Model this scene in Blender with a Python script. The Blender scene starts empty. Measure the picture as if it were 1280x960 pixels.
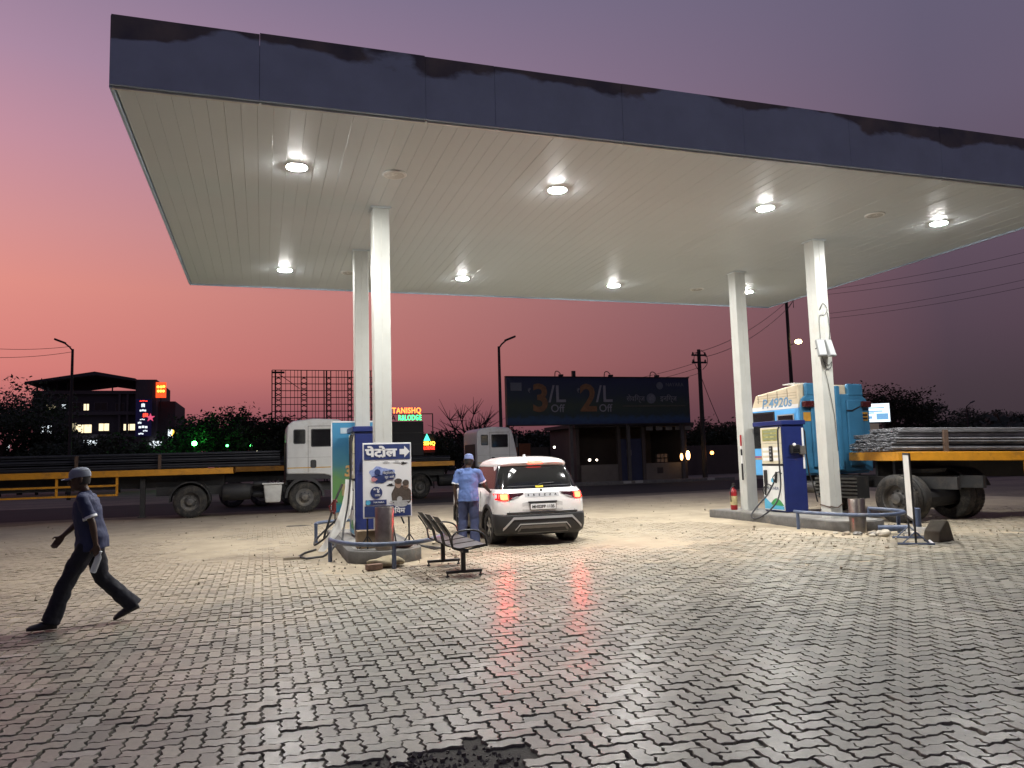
import bpy, bmesh, math, random
from mathutils import Vector, Matrix, Euler
import numpy as np
R = math.radians
rnd = random.Random(7)
scene = bpy.context.scene
C = scene.collection

# ------------------------------------------------------------------ camera
YAW, PITCH, ROLL, CH = 0.3166, 0.0968, -0.0283, 1.639
cam = bpy.data.cameras.new('Camera')
cam_ob = bpy.data.objects.new('Camera', cam)
C.objects.link(cam_ob)
_f = Vector((math.sin(YAW)*math.cos(PITCH), math.cos(YAW)*math.cos(PITCH), math.sin(PITCH)))
_r = Vector((math.cos(YAW), -math.sin(YAW), 0))
_u = _r.cross(_f)
_r2 = _r*math.cos(ROLL) + _u*math.sin(ROLL)
_u2 = _u*math.cos(ROLL) - _r*math.sin(ROLL)
cam_ob.matrix_world = Matrix(((_r2.x, _u2.x, -_f.x, 0), (_r2.y, _u2.y, -_f.y, 0), (_r2.z, _u2.z, -_f.z, CH), (0, 0, 0, 1)))
cam.sensor_width = 36
cam.lens = 955.7/1280*36
cam.clip_end = 3000
scene.camera = cam_ob
scene.view_settings.view_transform = 'Standard'
scene.view_settings.look = 'None'
scene.view_settings.exposure = 0
scene.view_settings.gamma = 1
scene.render.engine = 'CYCLES'
scene.cycles.use_denoising = True
scene.cycles.max_bounces = 8
scene.cycles.sample_clamp_indirect = 6

# ------------------------------------------------------------------ dusk sky
def s2l(c):
    return tuple(((v/255)/12.92 if v/255 <= .04045 else ((v/255+.055)/1.055)**2.4) for v in c)
world = bpy.data.worlds.new('World')
scene.world = world
world.use_nodes = True
wn, wl = world.node_tree.nodes, world.node_tree.links
for n in list(wn): wn.remove(n)
tc = wn.new('ShaderNodeTexCoord')
sep = wn.new('ShaderNodeSeparateXYZ'); wl.new(tc.outputs['Generated'], sep.inputs[0])
at = wn.new('ShaderNodeMath'); at.operation = 'ARCTAN2'
wl.new(sep.outputs['X'], at.inputs[0]); wl.new(sep.outputs['Y'], at.inputs[1])
sub = wn.new('ShaderNodeMath'); sub.operation = 'SUBTRACT'; sub.inputs[1].default_value = -0.36
wl.new(at.outputs[0], sub.inputs[0])
ab = wn.new('ShaderNodeMath'); ab.operation = 'ABSOLUTE'; wl.new(sub.outputs[0], ab.inputs[0])
mr = wn.new('ShaderNodeMapRange'); mr.inputs['From Min'].default_value = 0.0; mr.inputs['From Max'].default_value = 1.2
wl.new(ab.outputs[0], mr.inputs[0])
el = wn.new('ShaderNodeMath'); el.operation = 'ARCSINE'; wl.new(sep.outputs['Z'], el.inputs[0])
er = wn.new('ShaderNodeMapRange'); er.inputs['From Min'].default_value = 0; er.inputs['From Max'].default_value = math.pi/2
wl.new(el.outputs[0], er.inputs[0])
def ramp(stops):
    n = wn.new('ShaderNodeValToRGB'); cr = n.color_ramp
    while len(cr.elements) < len(stops): cr.elements.new(.5)
    for e, (deg, c) in zip(cr.elements, stops):
        e.position = deg/90; e.color = s2l(c)+(1,)
    wl.new(er.outputs[0], n.inputs[0]); return n
rs = ramp([(0, (140, 80, 90)), (3, (170, 97, 106)), (6.5, (220, 131, 124)), (12, (230, 148, 137)), (16, (218, 150, 150)), (21, (200, 147, 162)), (26, (175, 141, 165)), (33, (142, 126, 153)), (60, (92, 90, 122)), (90, (74, 78, 110))])
ra = ramp([(0, (60, 50, 56)), (4, (72, 59, 67)), (8, (86, 69, 81)), (14, (98, 81, 96)), (22, (103, 92, 113)), (34, (100, 96, 121)), (60, (84, 90, 120)), (90, (80, 86, 118))])
mx = wn.new('ShaderNodeMix'); mx.data_type = 'RGBA'
wl.new(mr.outputs[0], mx.inputs[0]); wl.new(rs.outputs[0], mx.inputs[6]); wl.new(ra.outputs[0], mx.inputs[7])
bg = wn.new('ShaderNodeBackground'); bg.inputs['Strength'].default_value = 1.0
wl.new(mx.outputs[2], bg.inputs['Color'])
wo = wn.new('ShaderNodeOutputWorld'); wl.new(bg.outputs[0], wo.inputs['Surface'])

# ------------------------------------------------------------------ helpers: materials
MATS = {}
def mat(name, col, rough=.6, metal=0, var=.25, scale=6, bump=.0, bscale=40, emit=None, estr=0, spec=.5, coat=0, col2=None, coords='Object', dirt=None, dirt_amt=.0, alpha=None, trans=0):
    if name in MATS: return MATS[name]
    m = bpy.data.materials.new(name); m.use_nodes = True
    nt = m.node_tree; N, L = nt.nodes, nt.links
    b = N['Principled BSDF']
    t = N.new('ShaderNodeTexCoord')
    nz = N.new('ShaderNodeTexNoise'); nz.inputs['Scale'].default_value = scale; nz.inputs['Detail'].default_value = 6; nz.inputs['Roughness'].default_value = .65
    L.new(t.outputs[coords], nz.inputs['Vector'])
    cr = N.new('ShaderNodeValToRGB'); cr.color_ramp.elements[0].position = .32; cr.color_ramp.elements[1].position = .68
    c2 = col2 if col2 else tuple(v*(1-var) for v in col)
    cr.color_ramp.elements[0].color = tuple(c2)+(1,); cr.color_ramp.elements[1].color = tuple(col)+(1,)
    L.new(nz.outputs['Fac'], cr.inputs[0])
    out = cr.outputs[0]
    if dirt:
        n2 = N.new('ShaderNodeTexNoise'); n2.inputs['Scale'].default_value = scale*.45; n2.inputs['Detail'].default_value = 8; n2.inputs['Roughness'].default_value = .75
        L.new(t.outputs[coords], n2.inputs['Vector'])
        r2 = N.new('ShaderNodeMapRange'); r2.inputs['From Min'].default_value = .62-dirt_amt*.3; r2.inputs['From Max'].default_value = .72; r2.inputs['To Max'].default_value = min(1, .5+dirt_amt)
        L.new(n2.outputs['Fac'], r2.inputs[0])
        mm = N.new('ShaderNodeMix'); mm.data_type = 'RGBA'; mm.inputs[7].default_value = tuple(dirt)+(1,)
        L.new(r2.outputs[0], mm.inputs[0]); L.new(out, mm.inputs[6]); out = mm.outputs[2]
    L.new(out, b.inputs['Base Color'])
    rr = N.new('ShaderNodeMapRange'); rr.inputs['To Min'].default_value = max(0, rough-.08); rr.inputs['To Max'].default_value = min(1, rough+.1)
    L.new(nz.outputs['Fac'], rr.inputs[0]); L.new(rr.outputs[0], b.inputs['Roughness'])
    b.inputs['Metallic'].default_value = metal
    b.inputs['Specular IOR Level'].default_value = spec
    b.inputs['Coat Weight'].default_value = coat
    b.inputs['Coat Roughness'].default_value = .08
    if trans: b.inputs['Transmission Weight'].default_value = trans
    if alpha is not None: b.inputs['Alpha'].default_value = alpha
    if bump:
        nb = N.new('ShaderNodeTexNoise'); nb.inputs['Scale'].default_value = bscale; nb.inputs['Detail'].default_value = 5
        L.new(t.outputs[coords], nb.inputs['Vector'])
        bp = N.new('ShaderNodeBump'); bp.inputs['Strength'].default_value = bump; bp.inputs['Distance'].default_value = .01
        L.new(nb.outputs['Fac'], bp.inputs['Height']); L.new(bp.outputs[0], b.inputs['Normal'])
    if emit:
        b.inputs['Emission Color'].default_value = tuple(emit)+(1,); b.inputs['Emission Strength'].default_value = estr
    MATS[name] = m
    return m
def glow(name, col, s):
    return mat(name, tuple(min(.8, v) for v in col), .4, emit=col, estr=s, var=.02)

# ------------------------------------------------------------------ helpers: meshes
class MB:
    def __init__(s): s.v, s.f, s.m = [], [], []
    def add(s, vs, fs, mi=0, M=None):
        o = len(s.v)
        if M is not None: vs = [M @ Vector(p) for p in vs]
        s.v.extend([tuple(p) for p in vs]); s.f.extend([tuple(i+o for i in f) for f in fs]); s.m.extend([mi]*len(fs)); return s
    def box(s, x0, x1, y0, y1, z0, z1, mi=0, M=None):
        vs = [(x0,y0,z0),(x1,y0,z0),(x1,y1,z0),(x0,y1,z0),(x0,y0,z1),(x1,y0,z1),(x1,y1,z1),(x0,y1,z1)]
        return s.add(vs, [(0,3,2,1),(4,5,6,7),(0,1,5,4),(1,2,6,5),(2,3,7,6),(3,0,4,7)], mi, M)
    def cbox(s, c, d, mi=0, M=None):
        return s.box(c[0]-d[0]/2, c[0]+d[0]/2, c[1]-d[1]/2, c[1]+d[1]/2, c[2]-d[2]/2, c[2]+d[2]/2, mi, M)
    def loft(s, rings, mi=0, cap=True, closed=True, M=None):
        n = len(rings[0]); vs = [p for r in rings for p in r]; fs = []
        for i in range(len(rings)-1):
            for j in range(n if closed else n-1):
                a, b = i*n+j, i*n+(j+1) % n
                fs.append((a, b, b+n, a+n))
        if cap:
            fs.append(tuple(range(n-1, -1, -1))); k = (len(rings)-1)*n; fs.append(tuple(range(k, k+n)))
        return s.add(vs, fs, mi, M)
    def tube(s, pts, r, n=8, mi=0, cap=True, M=None):
        pts = [Vector(p) for p in pts]; rings = []; prev = None
        for i, p in enumerate(pts):
            d = (pts[min(i+1, len(pts)-1)]-pts[max(i-1, 0)]).normalized()
            if prev is None:
                a = Vector((0,0,1)) if abs(d.z) < .9 else Vector((1,0,0)); x = d.cross(a).normalized()
            else:
                x = (prev-d*prev.dot(d)).normalized()
            prev = x; y = d.cross(x); rr = r[i] if isinstance(r, (list, tuple)) else r
            rings.append([p+(x*math.cos(2*math.pi*k/n)+y*math.sin(2*math.pi*k/n))*rr for k in range(n)])
        return s.loft(rings, mi, cap, True, M)
    def lathe(s, prof, n=24, mi=0, axis='z', M=None, cap=True):
        rings = []
        for r, h in prof:
            ring = []
            for k in range(n):
                a = 2*math.pi*k/n; c, q = math.cos(a)*r, math.sin(a)*r
                ring.append((c, q, h) if axis == 'z' else ((h, c, q) if axis == 'x' else (q, h, c)))
            rings.append(ring)
        return s.loft(rings, mi, cap, True, M)
    def prism(s, poly, a, b, plane='yz', mi=0, M=None):
        def P(p, t): return (t, p[0], p[1]) if plane == 'yz' else ((p[0], t, p[1]) if plane == 'xz' else (p[0], p[1], t))
        return s.loft([[P(p, a) for p in poly], [P(p, b) for p in poly]], mi, True, True, M)
    def ball(s, c, r, n=10, mi=0, M=None):
        r = (r, r, r) if not isinstance(r, (list, tuple)) else r; rings = []
        for i in range(1, n):
            t = math.pi*i/n
            rings.append([(c[0]+r[0]*math.sin(t)*math.cos(2*math.pi*k/(n*2)), c[1]+r[1]*math.sin(t)*math.sin(2*math.pi*k/(n*2)), c[2]-r[2]*math.cos(t)) for k in range(n*2)])
        return s.loft(rings, mi, True, True, M)
    def mesh(s, name, bevel=0, seg=2, smooth=None):
        me = bpy.data.meshes.new(name); me.from_pydata(s.v, [], s.f)
        if len(set(s.m)) > 1: me.polygons.foreach_set('material_index', s.m)
        bm = bmesh.new(); bm.from_mesh(me)
        bmesh.ops.recalc_face_normals(bm, faces=bm.faces)
        if bevel:
            es = [e for e in bm.edges if len(e.link_faces) == 2 and e.calc_face_angle(0) > .5]
            bmesh.ops.bevel(bm, geom=es, offset=bevel, segments=seg, affect='EDGES', profile=.5, clamp_overlap=True)
        bm.to_mesh(me); bm.free()
        if smooth: auto_smooth(me, smooth)
        return me
    def build(s, name, ms, parent=None, bevel=0, smooth=None, seg=2, loc=None, rot=None):
        me = s.mesh(name, bevel, seg, smooth)
        return obj(name, me, ms, parent, loc, rot)
def auto_smooth(me, deg):
    me.polygons.foreach_set('use_smooth', [True]*len(me.polygons))
    bm = bmesh.new(); bm.from_mesh(me)
    for e in bm.edges:
        e.smooth = not (len(e.link_faces) == 2 and e.calc_face_angle(0) > R(deg))
    bm.to_mesh(me); bm.free()
def obj(name, me, ms=None, parent=None, loc=None, rot=None):
    if ms is not None:
        me.materials.clear()
        for m in (ms if isinstance(ms, (list, tuple)) else [ms]): me.materials.append(m)
    o = bpy.data.objects.new(name, me); C.objects.link(o)
    if parent: o.parent = parent
    if loc: o.location = loc
    if rot: o.rotation_euler = rot
    return o
def tag(o, label, cat, group=None):
    o['label'] = label; o['category'] = cat
    if group: o['group'] = group
    return o
def thing(name, label, cat, loc=(0,0,0), rz=0, group=None):
    o = bpy.data.objects.new(name, None); C.objects.link(o); o.empty_display_size = .2
    o.location = loc; o.rotation_euler = (0,0,rz)
    return tag(o, label, cat, group)
def copy_tree(o, parent=None):
    c = o.copy(); C.objects.link(c)
    if parent: c.parent = parent
    for ch in list(o.children): copy_tree(ch, c)
    return c
def evaluated(o):
    dg = bpy.context.evaluated_depsgraph_get(); dg.update()
    me = bpy.data.meshes.new_from_object(o.evaluated_get(dg))
    return me
def boolean_cut(o, cutter):
    md = o.modifiers.new('b', 'BOOLEAN'); md.operation = 'DIFFERENCE'; md.object = cutter; md.solver = 'EXACT'
    me = evaluated(o); o.modifiers.clear(); o.data = me
def text_mesh(body, size, extrude=.0015, align='CENTER', bold=0, shear=0, space=1.0):
    cu = bpy.data.curves.new('t', 'FONT'); cu.body = body; cu.size = size; cu.extrude = extrude; cu.align_x = align
    cu.offset = bold; cu.shear = shear; cu.space_character = space; cu.resolution_u = 3
    o = bpy.data.objects.new('t', cu); C.objects.link(o)
    me = evaluated(o); bpy.data.objects.remove(o); me.name = 'lettering'
    return me
def lettering(parent, body, x, z, y, size, m, align='CENTER', bold=0, shear=0, name='lettering', rz=0, extrude=.0015, space=1.0, sx=1, loc=None):
    me = text_mesh(body, size, extrude, align, bold, shear, space)
    o = obj(name, me, m, parent, loc or (x, y, z), (R(90), 0, rz)); o.scale = (sx, 1, 1)
    return o
def structure(o): o['kind'] = 'structure'; return o
# ------------------------------------------------------------------ common materials
M_white_paint = mat('white_paint', (.72,.73,.70), .42, var=.12, scale=3, dirt=(.42,.37,.29), dirt_amt=.15)
M_column = mat('column_paint', (.50,.51,.475), .38, var=.1, scale=2.5, dirt=(.45,.42,.34), dirt_amt=.15)
M_black = mat('black_plastic', (.018,.018,.02), .5, var=.3)
M_black_steel = mat('black_steel', (.02,.02,.022), .42, var=.3)
M_rubber = mat('rubber', (.022,.021,.02), .8, var=.4, scale=12, dirt=(.10,.085,.065), dirt_amt=.5)
M_steel = mat('steel', (.36,.33,.29), .33, metal=1, var=.25, scale=9)
M_dark_steel = mat('chassis', (.02,.02,.021), .65, var=.4, dirt=(.06,.05,.04), dirt_amt=.3)
M_concrete = mat('concrete', (.27,.26,.24), .85, var=.35, scale=5, bump=.4, bscale=30, dirt=(.34,.28,.19), dirt_amt=.3)
M_concrete_dark = mat('kerb_concrete', (.15,.145,.135), .85, var=.4, scale=5, bump=.4, bscale=30, dirt=(.27,.22,.15), dirt_amt=.2)
M_sand = mat('sand', (.40,.335,.235), .92, var=.3, scale=1.3, bump=.5, bscale=35, dirt=(.23,.19,.14), dirt_amt=.25)
M_stone = mat('stone', (.33,.28,.21), .9, var=.4, scale=9, bump=.6, bscale=25)
M_blue_pipe = mat('blue_pipe_paint', (.085,.115,.19), .45, var=.35, scale=10, dirt=(.22,.2,.17), dirt_amt=.25)
M_blue_pump = mat('pump_blue', (.013,.024,.125), .35, var=.2, scale=4, dirt=(.05,.05,.12), dirt_amt=.2)
M_navy = mat('navy_print', (.028,.045,.15), .45, var=.1)
M_print_white = mat('white_print', (.74,.74,.74), .5, var=.06, scale=4)
M_red = mat('red_paint', (.38,.015,.02), .35, var=.2)
M_yellow = mat('trailer_yellow', (.62,.27,.012), .5, var=.25, scale=5, dirt=(.12,.07,.03), dirt_amt=.3)
M_glass = mat('dark_glass', (.012,.013,.014), .06, var=.1, spec=.6)
M_rust = mat('rusty_steel', (.10,.06,.04), .8, var=.4, scale=12)

# ------------------------------------------------------------------ ground
def ground_material():
    m = bpy.data.materials.new('yard_ground'); m.use_nodes = True; N, L = m.node_tree.nodes, m.node_tree.links; b = N['Principled BSDF']
    t = N.new('ShaderNodeTexCoord')
    n1 = N.new('ShaderNodeTexNoise'); n1.inputs['Scale'].default_value = .22; n1.inputs['Detail'].default_value = 9; n1.inputs['Roughness'].default_value = .7
    n2 = N.new('ShaderNodeTexNoise'); n2.inputs['Scale'].default_value = 3.5; n2.inputs['Detail'].default_value = 8; n2.inputs['Roughness'].default_value = .75
    mp = N.new('ShaderNodeMapping'); mp.inputs['Scale'].default_value = (1, 2.2, 1)
    L.new(t.outputs['Object'], mp.inputs[0]); L.new(mp.outputs[0], n1.inputs[0]); L.new(t.outputs['Object'], n2.inputs[0])
    r1 = N.new('ShaderNodeValToRGB'); e = r1.color_ramp.elements
    e[0].position = .3; e[0].color = (.12,.105,.085,1); e[1].position = .7; e[1].color = (.30,.25,.185,1)
    L.new(n1.outputs['Fac'], r1.inputs[0])
    r2 = N.new('ShaderNodeValToRGB'); e = r2.color_ramp.elements
    e[0].position = .3; e[0].color = (.6,.6,.6,1); e[1].position = .7; e[1].color = (1.1,1.1,1.1,1)
    L.new(n2.outputs['Fac'], r2.inputs[0])
    mm = N.new('ShaderNodeMix'); mm.data_type = 'RGBA'; mm.blend_type = 'MULTIPLY'; mm.inputs[0].default_value = 1
    L.new(r1.outputs[0], mm.inputs[6]); L.new(r2.outputs[0], mm.inputs[7]); L.new(mm.outputs[2], b.inputs['Base Color'])
    b.inputs['Roughness'].default_value = .9; b.inputs['Specular IOR Level'].default_value = .2
    bp = N.new('ShaderNodeBump'); bp.inputs['Strength'].default_value = .6; bp.inputs['Distance'].default_value = .02
    L.new(n2.outputs['Fac'], bp.inputs['Height']); L.new(bp.outputs[0], b.inputs['Normal'])
    return m
g = MB(); S = 700
g.add([(-S,-40,-.03),(S,-40,-.03),(S,S*1.5,-.03),(-S,S*1.5,-.03)], [(0,1,2,3)])
structure(g.build('ground', ground_material()))
g = MB(); g.add([(-S,29.9,-.024),(S,29.9,-.024),(S,39.6,-.024),(-S,39.6,-.024)], [(0,1,2,3)])
structure(g.build('road', mat('asphalt', (.045,.042,.04), .9, var=.35, scale=.8, bump=.3, bscale=20, spec=.2)))

def paver_material():
    m = bpy.data.materials.new('paver_concrete'); m.use_nodes = True; N, L = m.node_tree.nodes, m.node_tree.links; b = N['Principled BSDF']
    geo = N.new('ShaderNodeNewGeometry'); a = N.new('ShaderNodeAttribute'); a.attribute_name = 'rnd'
    oi = N.new('ShaderNodeObjectInfo')
    ad = N.new('ShaderNodeMath'); ad.operation = 'ADD'; L.new(a.outputs['Fac'], ad.inputs[0]); L.new(oi.outputs['Random'], ad.inputs[1])
    fr = N.new('ShaderNodeMath'); fr.operation = 'FRACT'; L.new(ad.outputs[0], fr.inputs[0])
    tone = N.new('ShaderNodeValToRGB'); cr = tone.color_ramp
    while len(cr.elements) < 5: cr.elements.new(.5)
    for e, (p_, c) in zip(cr.elements, ((0,(.175,.168,.132)),(.3,(.235,.226,.178)),(.6,(.27,.257,.198)),(.9,(.215,.20,.158)),(1,(.35,.335,.28)))): e.position = p_; e.color = c+(1,)
    L.new(fr.outputs[0], tone.inputs[0])
    # wear and stains, with a shape of their own
    n1 = N.new('ShaderNodeTexNoise'); n1.inputs['Scale'].default_value = .55; n1.inputs['Detail'].default_value = 7; n1.inputs['Roughness'].default_value = .6
    n2 = N.new('ShaderNodeTexNoise'); n2.inputs['Scale'].default_value = 26; n2.inputs['Detail'].default_value = 7; n2.inputs['Roughness'].default_value = .75
    n3 = N.new('ShaderNodeTexNoise'); n3.inputs['Scale'].default_value = 150; n3.inputs['Detail'].default_value = 3
    for n in (n1, n2, n3): L.new(geo.outputs['Position'], n.inputs['Vector'])
    st = N.new('ShaderNodeMapRange'); st.inputs['From Min'].default_value = .3; st.inputs['From Max'].default_value = .7; st.inputs['To Min'].default_value = .68; st.inputs['To Max'].default_value = 1.2
    L.new(n1.outputs['Fac'], st.inputs[0])
    st2 = N.new('ShaderNodeMapRange'); st2.inputs['From Min'].default_value = .3; st2.inputs['From Max'].default_value = .7; st2.inputs['To Min'].default_value = .72; st2.inputs['To Max'].default_value = 1.2
    L.new(n2.outputs['Fac'], st2.inputs[0])
    mu = N.new('ShaderNodeMath'); mu.operation = 'MULTIPLY'; L.new(st.outputs[0], mu.inputs[0]); L.new(st2.outputs[0], mu.inputs[1])
    sc = N.new('ShaderNodeVectorMath'); sc.operation = 'SCALE'; L.new(tone.outputs[0], sc.inputs[0]); L.new(mu.outputs[0], sc.inputs['Scale'])
    # blown sand lies thicker towards the pumps
    sp = N.new('ShaderNodeSeparateXYZ'); L.new(geo.outputs['Position'], sp.inputs[0])
    dm = N.new('ShaderNodeMapRange'); dm.inputs['From Min'].default_value = 6.5; dm.inputs['From Max'].default_value = 14; dm.inputs['To Min'].default_value = -.28; dm.inputs['To Max'].default_value = .3
    L.new(sp.outputs['Y'], dm.inputs[0])
    nd = N.new('ShaderNodeTexNoise'); nd.inputs['Scale'].default_value = .9; nd.inputs['Detail'].default_value = 9; nd.inputs['Roughness'].default_value = .72
    L.new(geo.outputs['Position'], nd.inputs['Vector'])
    da = N.new('ShaderNodeMath'); da.operation = 'ADD'; L.new(nd.outputs['Fac'], da.inputs[0]); L.new(dm.outputs[0], da.inputs[1])
    dr = N.new('ShaderNodeMapRange'); dr.inputs['From Min'].default_value = .38; dr.inputs['From Max'].default_value = .75; dr.inputs['To Max'].default_value = .85
    L.new(da.outputs[0], dr.inputs[0])
    mm = N.new('ShaderNodeMix'); mm.data_type = 'RGBA'; mm.inputs[7].default_value = (.385,.325,.235,1)
    L.new(dr.outputs[0], mm.inputs[0]); L.new(sc.outputs[0], mm.inputs[6])
    no = N.new('ShaderNodeTexNoise'); no.inputs['Scale'].default_value = 1.7; no.inputs['Detail'].default_value = 5; no.inputs['Roughness'].default_value = .55; no.inputs['Distortion'].default_value = .4
    L.new(geo.outputs['Position'], no.inputs['Vector'])
    orr = N.new('ShaderNodeMapRange'); orr.inputs['From Min'].default_value = .60; orr.inputs['From Max'].default_value = .72; orr.inputs['To Max'].default_value = .6; L.new(no.outputs['Fac'], orr.inputs[0])
    oil = N.new('ShaderNodeMix'); oil.data_type = 'RGBA'; oil.inputs[7].default_value = (.06,.054,.048,1)
    L.new(orr.outputs[0], oil.inputs[0]); L.new(mm.outputs[2], oil.inputs[6]); L.new(oil.outputs[2], b.inputs['Base Color'])
    rg = N.new('ShaderNodeMapRange'); rg.inputs['From Min'].default_value = .3; rg.inputs['From Max'].default_value = .7; b.inputs['Specular IOR Level'].default_value = .4; rg.inputs['To Min'].default_value = .46; rg.inputs['To Max'].default_value = .66
    L.new(n2.outputs['Fac'], rg.inputs[0])
    rm = N.new('ShaderNodeMath'); rm.operation = 'MULTIPLY_ADD'; rm.inputs[1].default_value = .22; L.new(dr.outputs[0], rm.inputs[0]); L.new(rg.outputs[0], rm.inputs[2])
    L.new(rm.outputs[0], b.inputs['Roughness'])
    # surface polished by tyres: a thin sheen, lost under the sand
    pol = N.new('ShaderNodeMapRange'); pol.inputs['From Min'].default_value = .35; pol.inputs['From Max'].default_value = .65; pol.inputs['To Min'].default_value = .08; pol.inputs['To Max'].default_value = .45; L.new(n1.outputs['Fac'], pol.inputs[0])
    inv = N.new('ShaderNodeMath'); inv.operation = 'MULTIPLY_ADD'; inv.inputs[1].default_value = -.6; inv.inputs[2].default_value = 1; L.new(dr.outputs[0], inv.inputs[0])
    pw_ = N.new('ShaderNodeMath'); pw_.operation = 'MULTIPLY'; L.new(pol.outputs[0], pw_.inputs[0]); L.new(inv.outputs[0], pw_.inputs[1]); L.new(pw_.outputs[0], b.inputs['Coat Weight'])
    b.inputs['Coat Roughness'].default_value = .21
    bp = N.new('ShaderNodeBump'); bp.inputs['Strength'].default_value = .28; bp.inputs['Distance'].default_value = .003
    hs = N.new('ShaderNodeMath'); hs.operation = 'ADD'; L.new(n2.outputs['Fac'], hs.inputs[0]); L.new(n3.outputs['Fac'], hs.inputs[1])
    L.new(hs.outputs[0], bp.inputs['Height']); L.new(bp.outputs[0], b.inputs['Normal']); L.new(bp.outputs[0], b.inputs['Coat Normal'])
    return m
M_PAVER = paver_material()
U = .112   # paver module: 2 x 1 modules each
def paver_outline():
    # every module-long edge is the same S curve, so neighbours interlock
    cs = [(-1,-.5),(0,-.5),(1,-.5),(1,.5),(0,.5),(-1,.5)]; pts = []
    for k in range(6):
        a = Vector(cs[k]); b_ = Vector(cs[(k+1) % 6]); d = b_-a; n = Vector((-d.y, d.x))
        pts += [a, a+d*.30+n*.095, a+d*.70-n*.095]
    out = []
    for i, p_ in enumerate(pts):     # pull in for the joint
        q0, q1 = pts[i-1], pts[(i+1) % len(pts)]
        d = (q1-q0).normalized(); out.append((p_+Vector((-d.y, d.x))*.054)*U)
    return out
PO = paver_outline()
def waves(x, y): return .006*math.sin(x*1.3+y*.7)+.006*math.sin(y*1.9-x*.5+1)+.004*math.sin(x*3.1+2)
paving = MB(); paving.add([(-9,2,-.020),(21,2,-.020),(21,22,-.020),(-9,22,-.020)], [(0,1,2,3)])
M_joint = mat('joint_soil', (.07,.062,.05), .9, var=.4, scale=8, bump=.5, bscale=60)
paving = structure(paving.build('paving', M_joint))
cand = []
pit = lambda x, y: math.hypot((x-.86)/.52, (y-4.22)/.30) + .18*math.sin(x*17+y*9)
for i in range(-85, 190):
    for j in range(20, 195):
        t = (i-j) % 4
        if t == 0: cx, cy, v = (i+1)*U, (j+.5)*U, 0
        elif t == 3: cx, cy, v = (i+.5)*U, (j+1)*U, 1
        else: continue
        dep = cx*_f.x+cy*_f.y; lat = cx*_r.x+cy*_r.y
        if dep < 2.6 or dep > 20.5 or abs(lat) > dep*.70+1.3: continue
        if pit(cx, cy) < 1: continue
        cand.append((dep, lat, cx, cy, v))
def vis(c): return c[0] > 4.15 and abs(c[1]) < c[0]*.66
near = sorted([c for c in cand if vis(c)], key=lambda c: c[0]*c[0]+c[1]*c[1]*.6)[:300]
near_set = set((c[2], c[3]) for c in near)
n = len(PO)
paver_mes = []
for vno in range(8):
    qv = random.Random(50+vno); pm = MB(); jit = [(qv.gauss(0,.0022), qv.gauss(0,.0022)) for _ in PO]; ks = qv.uniform(.95,1.0)
    if vno % 3 == 0:
        c0 = qv.randrange(len(PO)); jit[c0] = (-PO[c0].x*.12, -PO[c0].y*.2)
    A_ = [(p_.x*ks+j[0], p_.y*ks+j[1]) for p_, j in zip(PO, jit)]
    pm.loft([[(x, y, -.05) for x, y in A_], [(x, y, -.005) for x, y in A_], [(x*.975, y*.955, .0) for x, y in A_]])
    me_ = pm.mesh('paver'); me_.materials.append(M_PAVER); paver_mes.append(me_)
def pose(cx, cy, v, rr):
    z = waves(cx, cy)*.7+rr.uniform(-.0045, .0035)-(.007 if rr.random() < .05 else 0)
    return z, rr.gauss(0, .014), rr.gauss(0, .014), rr.gauss(0, .016)
for (dep, lat, cx, cy, v) in near:
    z, ax, ay, az = pose(cx, cy, v, rnd)
    o = bpy.data.objects.new('paver', rnd.choice(paver_mes)); C.objects.link(o); o.parent = paving
    o.location = (cx+rnd.gauss(0,.002), cy+rnd.gauss(0,.002), z); o.rotation_euler = (ax, ay, (R(90) if v else 0)+az)
V, F, A = [], [], []
base = [Vector((p_.x, p_.y)) for p_ in PO]
for (dep, lat, cx, cy, v) in cand:
    if (cx, cy) in near_set: continue
    z, ax, ay, az = pose(cx, cy, v, rnd); a = (R(90) if v else 0)+az; ca, sa = math.cos(a), math.sin(a)
    o0 = len(V); q = rnd.random(); ks = rnd.uniform(.955, 1.0); cx += rnd.gauss(0,.002); cy += rnd.gauss(0,.002)
    for lev in (0, 1):
        for p_ in base:
            k = ks*.975 if lev else ks
            x, y = p_.x*k, p_.y*k
            zz = (z + y*ax - x*ay) if lev else z-.045
            V.append((cx+x*ca-y*sa, cy+x*sa+y*ca, zz)); A.append(q)
    F.append(tuple(range(o0+n, o0+2*n)))
    for k in range(n):
        k2 = (k+1) % n; F.append((o0+k, o0+k2, o0+n+k2, o0+n+k))
me = bpy.data.meshes.new('pavers'); me.from_pydata(V, [], F)
at_ = me.attributes.new('rnd', 'FLOAT', 'POINT'); at_.data.foreach_set('value', A)
o = obj('paver_field', me, M_PAVER, paving); o['kind'] = 'stuff'
# broken patch near the camera: soil and crumbs
pb = MB()
for k in range(420):
    a, r_ = rnd.uniform(0, 6.28), math.sqrt(rnd.random())
    x, y = .86+.50*r_*math.cos(a), 4.22+.29*r_*math.sin(a); s_ = rnd.choice([.004,.006,.008,.011,.017])
    Mx = Matrix.Translation((x, y, -.024+s_*.3)) @ Euler((rnd.uniform(0,3), rnd.uniform(0,3), rnd.uniform(0,3))).to_matrix().to_4x4()
    pb.cbox((0,0,0), (s_*2, s_*1.4, s_), 0, Mx)
o = pb.build('paver_crumbs', mat('crumb_grey', (.13,.118,.10), .9, var=.5, scale=30), paving); o['kind'] = 'stuff'

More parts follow.
